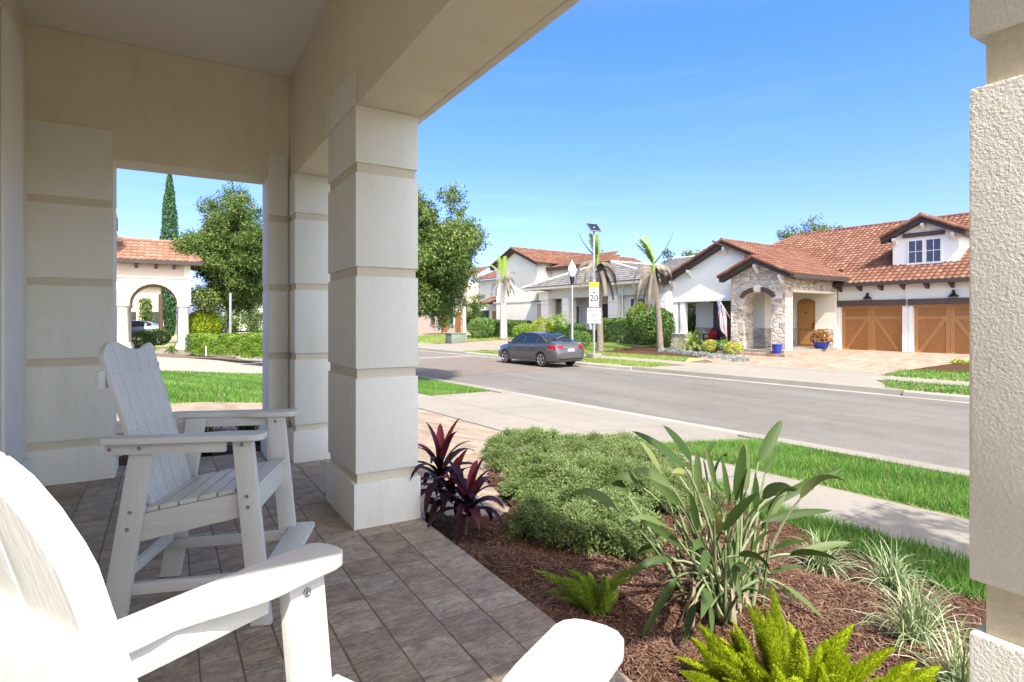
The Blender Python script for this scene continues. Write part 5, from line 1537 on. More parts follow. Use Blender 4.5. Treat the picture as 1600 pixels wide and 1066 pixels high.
small('background_oak', 1244, 356, 440, 55, 58, 'lower oak crown at the left end of the main roof ridge', 9000, .24, group='oaks behind the white house')
small('background_oak', 1288, 343, 440, 57, 58, 'taller oak crown over the main roof left of the dormer', 9000, .24, group='oaks behind the white house')
small('background_oak', 1048, 396, 470, 60, 16, 'small oak crown between the grey roof and the white gable', 3500, .24, group='oaks behind the white house')
small('background_oak', 1085, 452, 540, 36, 14, 'dark oak foliage seen through the open side porch', 3500, .14, group='oaks behind the white house')
small('background_palm_crown', 950, 398, 430, 62, 22, 'palm crown tip showing over the grey hip roof', 2500, .3, 'palm_leaf')
small('garden_tree', 690, 455, 530, 60, 26, 'small green tree in front of the far pale house', 5000, .2)
small('garden_tree', 738, 462, 522, 52, 20, 'loose green shrub tree before the two storey house', 4500, .16)
small('distant_tree', 330, 470, 525, 75, 26, 'distant street tree left of the lawn oak trunk', 3500, .25, group='distant trees behind the lawn oak')
small('distant_tree', 395, 462, 528, 82, 24, 'distant street tree right of the lawn oak trunk', 3500, .25, group='distant trees behind the lawn oak')
small('distant_tree', 362, 476, 528, 78, 24, 'distant street tree directly behind the lawn oak trunk', 3500, .25, group='distant trees behind the lawn oak')
small('arch_tree', 228, 455, 518, 62, 9, 'thin green tree seen through the portico arch', 2500, .2)
# cypress
cb_ = at(265, 560, 44); cb_.z = -.1
root = empty('cypress', cb_, 'tall slim dark cypress standing behind the portico roof', 'tree')
n = 15000; t = nr.random(n); th = nr.uniform(0, 6.283, n)
top_ = 1.4 + (500 - 268) * 44 / CF
rr_ = .68 * np.sin(np.pi * np.clip(.12 + .88 * t, 0, 1) ** 1.25) ** .7 * (1 - .35 * t) + .03
rr_ = rr_ * (.72 + .34 * nr.random(n)) * (1 + .12 * np.sin(5 * th + t * 30))
p = np.stack([cb_.x + rr_ * np.cos(th), cb_.y + rr_ * np.sin(th), .2 + t * (top_ - .2)], 1)
o_ = np.stack([np.cos(th) * .35, np.sin(th) * .35, np.ones(n)], 1)
leaves('crown', p, .22, 'cypress_leaf', root, .35, o_, 1.4)
MB().tube([cb_, cb_ + Vector((0, 0, 3))], [.14, .1], 8).build('trunk', 'bark', root)

def hedge(name, a, b, dep_, h, n, label, lm='hedge_leaf', leaf=.055, z0=None, group=None, cat='hedge', rnd=.12):
    """clipped hedge between ground points a and b"""
    a, b = Vector(a), Vector(b); d = (b - a); L = Vector((d.x, d.y, 0)).length
    u = Vector((d.x, d.y, 0)).normalized(); q = Vector((-u.y, u.x, 0))
    z0 = gxy(a.x, a.y) if z0 is None else z0
    f = nr.random(n); side = nr.random(n)
    x = nr.uniform(0, L, n); y = nr.uniform(-dep_ / 2, dep_ / 2, n); z = nr.uniform(0, h, n)
    k = nr.integers(0, 5, n)
    y = np.where(k == 0, -dep_ / 2, np.where(k == 1, dep_ / 2, y)); z = np.where(k >= 3, h, z); x = np.where(k == 2, np.where(side < .5, 0, L), x)
    bump_ = .05 * np.sin(x * 4.3 + 1) + .04 * np.sin(x * 9.1)
    cxx, cy, cz = L / 2, 0, h * .45
    ins = nr.uniform(0, rnd, n)           # some leaves lie deeper in
    x = x + (cxx - x) * ins / max(L, 1) ; y = y * (1 - ins * .8); z = z + (cz - z) * ins * .6 + bump_ * (k >= 3)
    edge = np.clip((np.abs(y) / (dep_ / 2) - .8) * 5, 0, 1) * np.clip((z / h - .8) * 5, 0, 1)
    z = z - edge * .07 * h
    P_ = np.stack([a.x + u.x * x + q.x * y, a.y + u.y * x + q.y * y, z0 + z], 1)
    P_ += nr.normal(0, leaf * .35, P_.shape)
    out = np.stack([q.x * np.sign(y) * (k < 2), q.y * np.sign(y) * (k < 2), .6 + (k >= 3)], 1)
    t_ = np.clip(.5 * nr.random(n) + .25 + .2 * np.sin(x * 7) * np.sin(z * 9 + 1), 0, 1)
    o = leaves(name, P_, leaf, lm, None, .65, unit(out + 1e-6), .6, t_)
    core = MB()
    return tag(o, label, cat, group)
def ball(name, c, r3, n, label, lm='hedge_leaf', leaf=.06, cat='shrub', group=None):
    u = unit(nr.normal(size=(n, 3))); rad = 1 - .25 * nr.random((n, 1)) ** 2
    lump = 1 + .08 * np.sin(5 * u[:, :1] + 2) * np.sin(6 * u[:, 1:2])
    p = np.array(c) + u * rad * lump * np.array(r3)
    p = p[p[:, 2] > c[2] - r3[2] * .98]
    o = leaves(name, p, leaf, lm, None, .65, unit(u[:len(p)] + np.array([0, 0, .4])), .6)
    return tag(o, label, cat, group)
h1 = ong(316, 556); h2 = ong(425, 556)
hedge('clipped_hedge', at(316, 548, 25.5), at(395, 550, 24.6), 1.0, .82, 27000, 'low clipped hedge left of its pair, behind the pale paved walk', z0=-.12, group='clipped hedges by the portico walk')
hedge('clipped_hedge', at(388, 556, 23.4), at(440, 558, 23.2), 1.1, .88, 21000, 'clipped hedge block nearest the right edge of the left opening', z0=-.12, group='clipped hedges by the portico walk')
hedge('clipped_hedge', at(300, 545, 27.6), at(322, 545, 27.4), .9, .75, 9000, 'dark end of the hedge against the portico column', 'hedge_dark_leaf', z0=-.12, group='clipped hedges by the portico walk')
c = at(318, 509, 29.6); ball('round_bush', c, (.85, .8, .80), 14000, 'rounded lime green bush right of the portico column', 'lime_leaf', .08)
for (px, d, lab) in ((238, 27.4, 'grassy plant at the foot of the portico arch'), (268, 27.6, 'grassy plant left of the portico column foot'), (302, 27.2, 'grassy plant right of the portico column foot')):
    p = at(px, 545, d); tuft((p.x, p.y, -.12), 90, .5, lab, .018, .7, 'hedge_leaf', 'grassy_plant', 'grassy plants at the portico', droop=1.5)
for (px, py, d, rx, lab) in ((222, 540, 31.5, .7, 'dark shrub inside the portico arch, left'), (245, 535, 33, .7, 'dark shrub inside the portico arch, right')):
    c = at(px, py - 8, d); ball('dark_shrub', c, (rx, .5, .5), 2500, lab, 'hedge_dark_leaf', .08, group='dark shrubs inside the portico')
tr_ = MB(); p = at(251, 520, 40); tr_.tube([(p.x, p.y, -.15), (p.x, p.y, 3.2)], [.16, .14], 8)
tag(tr_.build('dark_post', 'trim_brown'), 'dark brown post seen through the portico arch', 'post')
sp_ = at(360, 530, 27.5)
tag(MB().tube([(sp_.x, sp_.y, -.15), (sp_.x, sp_.y, 2.7)], .06, 8).build('grey_pole', 'grey_metal'), 'grey pole in front of the lawn oak trunk', 'pole')
st_ = at(322, 556, 24.2)
tag(MB().tube([(st_.x, st_.y, -.12), (st_.x, st_.y, .3)], .02, 6).build('marker_stake', 'white_trim'), 'small white marker stake before the clipped hedge', 'stake')

# hedges and shrubs across the street
hedge('clipped_hedge', P(28.7, 28.6), P(24.0, 28.0), 1.0, 1.55, 27000, 'clipped hedge to the right of the speed limit sign', 'hedge_dark_leaf', .085, group='hedges before the grey roofed house')
hedge('clipped_hedge', P(34.8, 28.8), P(29.3, 28.6), 1.0, 1.15, 27000, 'clipped hedge behind the lamp post', 'hedge_dark_leaf', .085, group='hedges before the grey roofed house')
hedge('clipped_hedge', P(38.4, 29.2), P(40.9, 29.4), 1.0, 1.35, 15000, 'hedge right of the pale palm trunk at the two storey house', 'hedge_dark_leaf', .10, group='hedges before the two storey house')
hedge('clipped_hedge', P(41.4, 29.5), P(45.4, 29.6), 1.0, 1.4, 18000, 'hedge left of the pale palm trunk at the two storey house', 'hedge_dark_leaf', .10, group='hedges before the two storey house')
def bush(px, py, d, rx, rz_, lab, lm='hedge_dark_leaf', n=4500, leaf=.08, name='bush', group=None):
    c = at(px, py, d); return ball(name, c, (rx, rx, rz_), n, lab, lm, leaf, 'shrub', group)
bush(752, 512, 49.5, 1.2, .9, 'rounded dark bush left of the pale palm trunk', n=3500, leaf=.11)
bush(822, 517, 46, 1.1, .6, 'low yellowish bush right of the pale palm trunk', 'hedge_leaf', 2500, .1)
bush(848, 512, 40.5, .8, .7, 'lime green bush behind the roof of the grey car', 'lime_leaf', 2500, .09)
bush(905, 530, 36, .8, .55, 'low dark bush at the foot of the lamp post', 'hedge_dark_leaf', 2200, .08)
bush(1003, 497, 35.0, .9, .95, 'bright green bush behind the clipped hedge', 'palm_leaf', 2800, .15)
bush(1022, 507, 33.5, 1.1, 1.0, 'tall dark leafed bush left of the tall palm trunk', 'hedge_dark_leaf', 4000, .12)
bush(1045, 512, 33.0, .6, .9, 'glossy green bush by the white porch columns', 'hedge_dark_leaf', 2500, .12)
bush(1130, 540, 28.4, .35, .28, 'small dark green bush beside the sago palm', 'hedge_leaf', 1500, .06)
bush(1146, 546, 27.6, .45, .36, 'yellow green bush left of the entry steps', 'yellow_leaf', 2400, .06)
bush(1110, 541, 28.8, .4, .32, 'yellow green bush behind the blue glass ball', 'yellow_leaf', 1800, .06)
bush(1500, 575, 21.3, .45, .3, 'yellow green shrub beside the far garage drive', 'lime_leaf', 1800, .06)
bush(1482, 578, 21.6, .35, .22, 'dark leafed low shrub at the edge of the pink drive', 'hedge_dark_leaf', 1200, .06)
bush(1465, 582, 21.6, .25, .15, 'tiny dark shrub at the tip of the drive bed', 'hedge_dark_leaf', 700, .05)
for k, (px, py) in enumerate([(1040, 551), (1060, 552), (1078, 555), (1098, 557), (1120, 560), (1142, 562), (1158, 565)]):
    p = ong(px, py)
    ball('silver_groundcover', (p.x, p.y, p.z + .07), (.42, .36, .17), 900, ['silver blue ground cover clump, first from the left along the bed edge', 'silver blue ground cover clump, second from the left along the bed edge',
         'silver blue ground cover clump below the sago palm', 'silver blue ground cover clump right below the sago palm', 'silver blue ground cover clump under the blue glass ball',
         'silver blue ground cover clump left of the entry walk', 'silver blue ground cover clump last in the row by the pink drive'][k], 'blue_leaf', .05, 'shrub', 'silver ground cover along the bed edge')
p = ong(1040, 545); tuft((p.x, p.y, p.z), 110, 1.15, 'grey green spiky yucca like clump under the tall palm', .022, .6, 'paradise_leaf', 'spiky_plant', None, droop=.5)
p = ong(1081, 549)                        # sago palm
def frond(mb, p0, az, el, L, droop, wl, n=16, t=.5, hang=.3, mi=0, wv0=.016):
    c = arc(p0, (math.cos(az) * math.cos(el), math.sin(az) * math.cos(el), math.sin(el)), L, droop, 10)
    for i in range(10):
        mb.bar(c[i], c[i + 1], .02 * (1 - i * .08), .02 * (1 - i * .08), mi=mi, t=t)
    for k in range(n):
        f = .12 + .88 * k / n; i = min(9, int(f * 10)); q = c[i].lerp(c[i + 1], f * 10 - i)
        d = (c[i + 1] - c[i]).normalized(); s = d.cross(Vector((0, 0, 1)))
        if s.length < .05: s = Vector((1, 0, 0))
        s.normalize(); l = wl * math.sin(.35 + 2.5 * f) ** .8 if f < .98 else wl * .4
        for sg in (-1, 1):
            e = q + (s * sg * .8 + d * .55 + Vector((0, 0, -hang + .15 * rng.uniform(-1, 1)))).normalized() * l
            wv_ = d * wv0 * (1 + wl)
            mb.face([q - wv_, q + wv_, e], mi, min(1, max(0, t + rng.uniform(-.25, .25))))
m = MB()
for k in range(34):
    frond(m, (p.x, p.y, p.z + .28), k * 2.4, R(80 - k * 2.0), 1.15, 1.0, .17, 20, rng.uniform(.4, .9), -.1)
tag(m.build('sago_palm', 'palm_leaf'), 'round bright sago palm in the bed before the side porch', 'plant')

def palm(base, bend, h, r0, fronds, dead, label, bark='palm_bark', dl=1.5, spear=()):
    base = Vector(base); root = empty('palm_tree', base, label, 'palm')
    top = base + Vector((bend[0], bend[1], h))
    m = MB(); m.tube(bez(base - Vector((0, 0, .1)), base + Vector((bend[0] * .2, bend[1] * .2, h * .55)), top, 10), [r0 * (1.15 - .05 * i) for i in range(11)], 10)
    m.build('trunk', bark, root, smooth=60)
    m = MB()
    m.tube([top - Vector((0, 0, .1)), top + Vector((0, 0, .4)), top + Vector((.03, 0, .9))], [r0 * .62, r0 * .5, r0 * .14], 8, 0, .7)
    for az, el, L, dr in fronds: frond(m, top + Vector((0, 0, .55)), az, el, L, dr, .42, 40, rng.uniform(.45, .95), .35, 0, .022)
    for az, el, L in spear:
        c = arc(top + Vector((0, 0, .5)), (math.cos(az) * math.cos(el), math.sin(az) * math.cos(el), math.sin(el)), L, -.45, 8)
        m.tube(c, [.05 - .0055 * i for i in range(9)], 6, 0, .1)
    m.build('crown', 'palm_leaf', root)
    m = MB()
    for az, el, L, dr in dead + [(a_ + .5, e_ - .35, l_ * .85, d_ + .4) for a_, e_, l_, d_ in dead]: frond(m, top + Vector((0, 0, .25)), az, el, L, dr, .46, 44, rng.uniform(.2, .9), 1.6, 0, .028)
    m.build('dead_frond', 'palm_dead_leaf', root)
    return root
LF = math.atan2(CC * 0 - CS, CC) ; RT = math.atan2(-CS, CC)   # image right as a bearing
pb = at(1032, 530, 30.5); pb.z = gxy(pb.x, pb.y); pt_ = at(1021, 428, 30.3)
palm(pb, (pt_.x - pb.x, pt_.y - pb.y), pt_.z - pb.z, .165, [(RT + 2.6, 1.15, 2.1, .3), (RT + 2.2, 1.3, 1.7, .3), (RT + 3.4, 1.2, 1.5, .4), (RT + 2.9, 1.0, 1.4, .2)],
     [(RT + 3.0, .7, 1.9, 2.6), (RT + .1, .75, 1.9, 2.6), (RT + 3.5, -.3, 2.2, 1.8), (RT + 2.8, -.5, 2.3, 1.5), (RT + .4, .4, 1.6, 2.6), (RT + 4.2, -.6, 2.2, 1.2), (RT + 2.9, -.9, 2.6, .8), (RT + 3.3, -.8, 2.9, .9)],
     'palm with hanging dead fronds at the left edge of the white house', spear=[(RT + .05, .85, 2.1), (RT + 3.1, 1.0, 1.3)])
pb = at(938, 548, 31.5); pb.z = gxy(pb.x, pb.y); pt_ = at(934, 418, 31.8)
palm(pb, (pt_.x - pb.x, pt_.y - pb.y), pt_.z - pb.z, .17, [(RT + 2.8, 1.2, 1.6, .4), (RT + 1.8, 1.35, 1.5, .3), (RT + 3.6, 1.3, 1.4, .3)],
     [(RT + 3.05, .5, 2.2, 2.4), (RT + .2, -.2, 2.3, 1.8), (RT + .1, .3, 2.0, 2.4), (RT + 5, -.5, 2.2, 1.3), (RT + 3.4, -.3, 2.2, 1.5), (RT + .5, -.6, 2.4, 1.2)],
     'palm with brown hanging fronds directly behind the speed limit sign', spear=[(RT + 3.0, .75, 1.9), (RT + 1.6, 1.45, 1.4)])
pb = at(787, 524, 48); pb.z = -.1; pt_ = at(786, 442, 48)
palm(pb, (pt_.x - pb.x, pt_.y - pb.y), pt_.z - pb.z, .29, [(RT + 2.7, .9, 2.6, .6), (RT + 2.2, 1.3, 2.0, .3), (RT + 1.2, 1.4, 1.8, .3)],
     [(RT + .6, 1.2, 1.8, 1.2), (RT + .2, 1.0, 1.7, 2.4), (RT + 3.1, .2, 1.9, 2.4), (RT + 5, .6, 2.0, 2.2), (RT + .1, -.3, 1.8, 1.4)],
     'palm with thick pale trunk before the two storey house', 'palm_bark_pale')
p = at(872, 500, 39.5); m = MB()
for k in range(16): frond(m, (p.x, p.y, p.z - .2), k * 2.4, R(75 - k * 3.4), 1.25, 1.1, .26, 18, rng.uniform(.4, .9), .2)
tag(m.build('small_palm', 'palm_leaf'), 'small feathery palm above the boot of the grey car', 'palm')

# ================================================================== CARS
def interp(tab, x):
    xs = [a[0] for a in tab]
    return [float(np.interp(x, xs, [a[k] for a in tab])) for k in range(1, len(tab[0]))]
BODY = [  # x, shoulder height, half width, underside
    (-2.31, .62, .60, .40), (-2.29, .82, .74, .30), (-2.22, .98, .80, .24), (-2.05, 1.045, .845, .22), (-1.75, 1.055, .87, .20), (-1.0, 1.02, .885, .19),
    (0, .975, .89, .19), (.85, .955, .885, .19), (1.2, .93, .875, .20), (1.6, .875, .855, .21), (1.95, .80, .81, .22), (2.17, .70, .72, .23), (2.28, .58, .58, .26), (2.31, .48, .50, .30)]
CAB = [  # x, roof height, half width at the top
    (-1.80, 1.03, .62), (-1.45, 1.20, .60), (-1.10, 1.345, .585), (-.75, 1.425, .58), (-.30, 1.465, .585), (.10, 1.455, .585), (.45, 1.385, .58), (.85, 1.18, .60), (1.22, .945, .64)]
WX = (-1.35, 1.35)
def belt(x): return interp(BODY, x)[0]
def make_car(name, paint, label, cat='car'):
    root = empty(name, (0, 0, 0), label, cat)
    m = MB(); rows = []
    xs = sorted(set([b[0] for b in BODY] + list(np.linspace(-2.2, 2.2, 34))))
    for x in xs:
        zt, hw, zb = interp(BODY, x)
        z1 = zb + (zt - zb) * .30; z2 = zb + (zt - zb) * .62; z3 = zb + (zt - zb) * .86
        half = [(0, zt + .018), (hw * .55, zt + .012), (hw * .86, zt - .008), (hw * .955, z3), (hw, z2), (hw * .985, z1), (hw * .93, zb + .05), (hw * .80, zb), (0, zb)]
        ring = [(x, y, z) for y, z in half] + [(x, -y, z) for y, z in half[-2:0:-1]]
        rows.append(ring + ring[:1])
    m.strip(rows)
    m.face([p for p in rows[0][:-1]]); m.face([p for p in rows[-1][:-1]][::-1])
    body = m.build('body', paint, root, False, smooth=38)
    bm = bmesh.new(); bm.from_mesh(body.data)
    bmesh.ops.recalc_face_normals(bm, faces=bm.faces); bm.to_mesh(body.data); bm.free()
    cut = MB()
    for x in WX:
        for sd in (-1, 1):
            ya, yb = sorted((sd * .58, sd * 1.1))
            n = 28; c = [(x + .355 * math.cos(2 * math.pi * k / n), .32 + .355 * math.sin(2 * math.pi * k / n)) for k in range(n)]
            cut.prism([(a, ya, b) for a, b in c], (0, yb - ya, 0))
    cme = cut.mesh('cutter', 'car_black')
    bm = bmesh.new(); bm.from_mesh(cme); bmesh.ops.recalc_face_normals(bm, faces=bm.faces); bm.to_mesh(cme); bm.free()
    co = bpy.data.objects.new('cutter', cme); COL.objects.link(co)
    bo = body.modifiers.new('arches', 'BOOLEAN'); bo.operation = 'DIFFERENCE'; bo.object = co; bo.solver = 'EXACT'
    dg = bpy.context.evaluated_depsgraph_get()
    nm = bpy.data.meshes.new_from_object(body.evaluated_get(dg))
    body.modifiers.clear(); body.data = nm
    bpy.data.objects.remove(co)
    # cabin
    m = MB(); rows = []
    cx_ = list(np.linspace(-1.80, 1.22, 26))
    def cab(x):
        zr_, hw = interp(CAB, x); zb = belt(x); bw = interp(BODY, x)[1] * .90
        return zr_, hw, zb, bw
    def side(x, z):                       # y of the cabin side
        zr_, hw, zb, bw = cab(x)
        f = min(1, max(0, (z - zb + .03) / max(.02, (1.43 - zb + .03))))
        return bw + (.585 - bw) * f ** 1.15
    for x in cx_:
        zr_, hw, zb, bw = cab(x); zr_ = max(zr_, zb + .005)
        yt = side(x, zr_ - .03)
        half = [(0, zr_ + .012), (yt * .6, zr_ + .004), (yt * .92, zr_ - .018), (side(x, zr_ - .05), max(zr_ - .05, zb)), (side(x, (zr_ + zb) / 2), (zr_ + zb) / 2), (bw, zb - .03)]
        ring = [(x, y, z) for y, z in half] + [(x, -y, z) for y, z in half[::-1][:-1]]
        rows.append(ring)
    m.strip(rows)
    m.build('cabin', paint, root, False, smooth=45)
    gl = MB()
    def glass(pts, sd, off=.008, mi=0, mb=None):
        q = [(x, sd * (side(x, z) + off), z) for x, z in pts]
        g = mb or MB()
        g.face(q if sd < 0 else q[::-1], mi)
        if mb is None: g.build('side_window', 'car_glass', root, False)
    pil = .028
    for sd in (-1, 1):
        tr = MB(); gl = MB()
        glass([(-1.60, 1.045), (1.16, .965), (.86, 1.16), (.52, 1.345), (.15, 1.425), (-.35, 1.438), (-.80, 1.395), (-1.12, 1.30), (-1.42, 1.16)], sd, .004, 0, tr)
        tr.build('window_surround', 'car_black', root, False)
        glass([(.00, 1.00), (1.02, .975), (.80, 1.145), (.48, 1.325), (.13, 1.402), (.00, 1.407)], sd)
        glass([(-.92, 1.025), (-.06, 1.00), (-.06, 1.41), (-.38, 1.415), (-.80, 1.372), (-.92, 1.335)], sd)
        glass([(-1.50, 1.055), (-.98, 1.03), (-.98, 1.31), (-1.12, 1.265), (-1.38, 1.15)], sd)
    for (nm_, x0, x1, n) in (('rear_window', -1.72, -.88, 6), ('windscreen', .30, 1.14, 6)):
        g = MB(); rows = []
        for i in range(n + 1):
            x = x0 + (x1 - x0) * i / n; zr_, hw, zb, bw = cab(x); zr_ = max(zr_, zb)
            yt = side(x, zr_ - .03) * .90
            rows.append([(x, y * yt, zr_ + .020 - .010 * abs(y)) for y in (-1, -.5, 0, .5, 1)])
        g.strip(rows); g.build(nm_, 'car_glass', root, False, smooth=60)
    # wheels
    for x in WX:
        for sd in (-1, 1):
            w = empty_child('wheel', root)
            t = MB(); n = 30; y0 = sd * .645; y1 = sd * .865
            prof = [(.20, y1 - sd * .015), (.235, y1), (.30, y1 - sd * .004), (.322, y1 - sd * .035), (.325, (y0 + y1) / 2), (.322, y0 + sd * .03), (.28, y0), (.10, y0)]
            rows = [[(x + r_ * math.cos(2 * math.pi * k / n), y, .322 + r_ * math.sin(2 * math.pi * k / n)) for k in range(n + 1)] for r_, y in prof]
            t.strip(rows); tw = t.build('wheel', 'tyre', root, False, smooth=45)
            bpy.data.objects.remove(w)
            r_ = MB()
            rows = [[(x + q * math.cos(2 * math.pi * k / n), y, .322 + q * math.sin(2 * math.pi * k / n)) for k in range(n + 1)] for q, y in ((.225, y1 + sd * .002), (.205, y1 + sd * .004), (.195, y1 - sd * .03))]
            r_.strip(rows)
            for k in range(5):
                a = 2 * math.pi * k / 5 + .3
                for da in (-.17, .17):
                    c = lambda q, aa: Vector((x + q * math.cos(aa), y1 - sd * .004, .322 + q * math.sin(aa)))
                    r_.bar(c(.03, a), c(.205, a + da), .026, .02, (0, 1, 0))
            r_.tube([(x, y1 - sd * .02, .322), (x, y1 + sd * .004, .322)], .04, 12)
            r_.build('rim', 'rim_metal', tw, False)
            b = MB(); b.tube([(x, y1 - sd * .075, .322), (x, y1 - sd * .07, .322)], .20, 20)
            b.build('brake_disc', 'car_black', tw, False)
    ub = MB().box(-1.9, -.62, .2, 1.9, .62, .5); ub.build('underbody', 'car_black', root, False)
    bw_ = lambda x: interp(BODY, x)[1]
    def shell(name, mat_, side_pts, sd, off=.012, par_=root):   # lamp or panel following the flank
        mb = MB(); q = []
        for x, z in side_pts:
            zt, hw, zb = interp(BODY, x); f = (z - zb) / (zt - zb)
            y = float(np.interp(f, [0, .1, .3, .62, .86, .97], [.80 * hw, .93 * hw, .985 * hw, hw, .955 * hw, .86 * hw])) + off
            q.append((x, sd * y, z))
        mb.face(q if sd < 0 else q[::-1]); return mb
    for sd in (-1, 1):
        # tail light: flank piece and rear piece, one solid wrap round the corner
        t = MB()
        def wrap(zz, xs_): 
            out = []
            for x in xs_:
                zt, hw, zb = interp(BODY, x); f = (zz - zb) / (zt - zb)
                y = float(np.interp(f, [0, .1, .3, .62, .86, .97], [.80 * hw, .93 * hw, .985 * hw, hw, .955 * hw, .86 * hw])) + .012
                out.append((x, sd * y, zz))
            return out
        zz = [.80, .845, .89, .93]
        xr = [-1.86, -2.0, -2.1, -2.18, -2.235]
        rows = []
        for i, z in enumerate(zz):
            r_ = wrap(z, [max(x, -2.23) + (.10 * (1 - abs(i - 1.5) / 1.5) if k == 0 else 0) for k, x in enumerate(xr)])
            xe = -2.305 + .10 * (z - .80) * 2
            r_ += [(xe - .005, sd * .60, z), (xe - .012, sd * .44, z)]
            rows.append(r_)
        t.strip(rows); t.build('tail_light', 'tail_red', root, False, smooth=60)
        h = MB(); rows = []
        for z in (.60, .66, .71):
            rows.append(wrap(z, [1.80, 1.95, 2.07, 2.16]))
        h.strip(rows); h.build('headlight', 'lamp_glass', root, False, smooth=60)
        for x in (-.78, .18):
            MB().bar((x - .10, sd * (bw_(x) * .965 + .022), .865), (x + .10, sd * (bw_(x) * .965 + .022), .87), .022, .03).build('door_handle', 'chrome', root, False, bevel=.006)
        mr = MB().tube([(.80, sd * .86, 1.0), (.84, sd * .97, 1.03), (.86, sd * 1.03, 1.04)], [.05, .085, .05], 10)
        mr.build('mirror', paint, root, False, smooth=60)
        d = MB()
        for x in (-.98, -.03, .98):       # door seams
            ps = []
            for z in np.linspace(.32, .93, 9):
                zt, hw, zb = interp(BODY, x); f = (z - zb) / (zt - zb)
                y = float(np.interp(f, [0, .1, .3, .62, .86, .97], [.80 * hw, .93 * hw, .985 * hw, hw, .955 * hw, .86 * hw])) + .002
                ps.append([(x - .006, sd * y, z), (x + .006, sd * y, z)])
            d.strip(ps)
        d.build('door_seam', 'car_black', root, False)
        MB().hexa([(-.95, sd * .86 - .02, .22), (.95, sd * .86 - .02, .22), (.95, sd * .86 + .02, .22), (-.95, sd * .86 + .02, .22)], [(-.95, sd * .865 - .02, .30), (.95, sd * .865 - .02, .30), (.95, sd * .865 + .02, .30), (-.95, sd * .865 + .02, .30)]).build('sill', paint, root, False)
        # bright lower reflector corner of the bumper
        MB().hexa([(-2.26, sd * .60 - .06, .46), (-2.20, sd * .60 - .06, .46), (-2.20, sd * .60 + .10, .46), (-2.26, sd * .60 + .10, .46)], [(-2.31, sd * .60 - .06, .54), (-2.2, sd * .60 - .06, .54), (-2.2, sd * .60 + .10, .54), (-2.28, sd * .60 + .10, .54)]).build('bumper_vent', 'car_black', root, False)
    MB().box(-2.325, -.17, .69, -2.295, .17, .785).build('number_plate', 'plate_white', root, False)
    MB().box(-2.315, -.42, .83, -2.28, .42, .86).build('chrome_strip', 'chrome', root, False)
    MB().hexa([(-2.27, -.6, .27), (-2.0, -.6, .27), (-2.0, .6, .27), (-2.27, .6, .27)], [(-2.315, -.62, .38), (-2.0, -.62, .38), (-2.0, .62, .38), (-2.315, .62, .38)]).build('rear_skirt', 'car_black', root, False)
    fin = MB().prism([(-.86, -.012, 1.41), (-.70, -.012, 1.43), (-.84, -.012, 1.475)], (0, .024, 0)); fin.build('aerial', paint, root, False)
    return root
def empty_child(name, par):
    o = bpy.data.objects.new(name, None); COL.objects.link(o); o.parent = par; return o
car = make_car('grey_sedan', 'car_grey', 'dark grey sedan parked at the far kerb, seen from behind')
cp = P(20.3, 16.05, -.597)
car.location = cp; car.rotation_euler = (0, 0, math.atan2(TY, TX) - R(1))
car2 = make_car('blue_sedan', 'car_blue', 'silver blue car glimpsed through the portico arch')
p = at(207, 520, 44); car2.location = (p.x, p.y, -.12); car2.rotation_euler = (0, 0, RT + R(205))

# ================================================================== STREET FURNITURE
lp = P(21.95, 18.2); lp = at(894, 540, 27.6); lp.z = gxy(lp.x, lp.y)
sl_ = empty('street_lamp', lp, 'street lamp with acorn globe on a grey post behind the car', 'street lamp')
MB().lathe([(.15, 0), (.15, .08), (.10, .14), (.085, .5), (.07, .6), (.055, 2.0), (.05, 3.4), (.05, 3.55)], lp, 14).build('post', 'grey_metal', sl_, smooth=40)
MB().lathe([(.055, 3.55), (.07, 3.60), (.11, 3.80), (.13, 3.93), (.12, 3.95)], lp, 14).build('lamp_holder', 'black_metal', sl_, smooth=50)
MB().lathe([(.12, 3.95), (.19, 4.10), (.21, 4.28), (.17, 4.46), (.09, 4.54)], lp, 18).build('globe', 'lamp_glass', sl_, smooth=60)
MB().lathe([(.10, 4.54), (.08, 4.60), (.03, 4.64), (.015, 4.74), (.004, 4.76)], lp, 12).build('finial', 'lamp_glass', sl_, smooth=50)

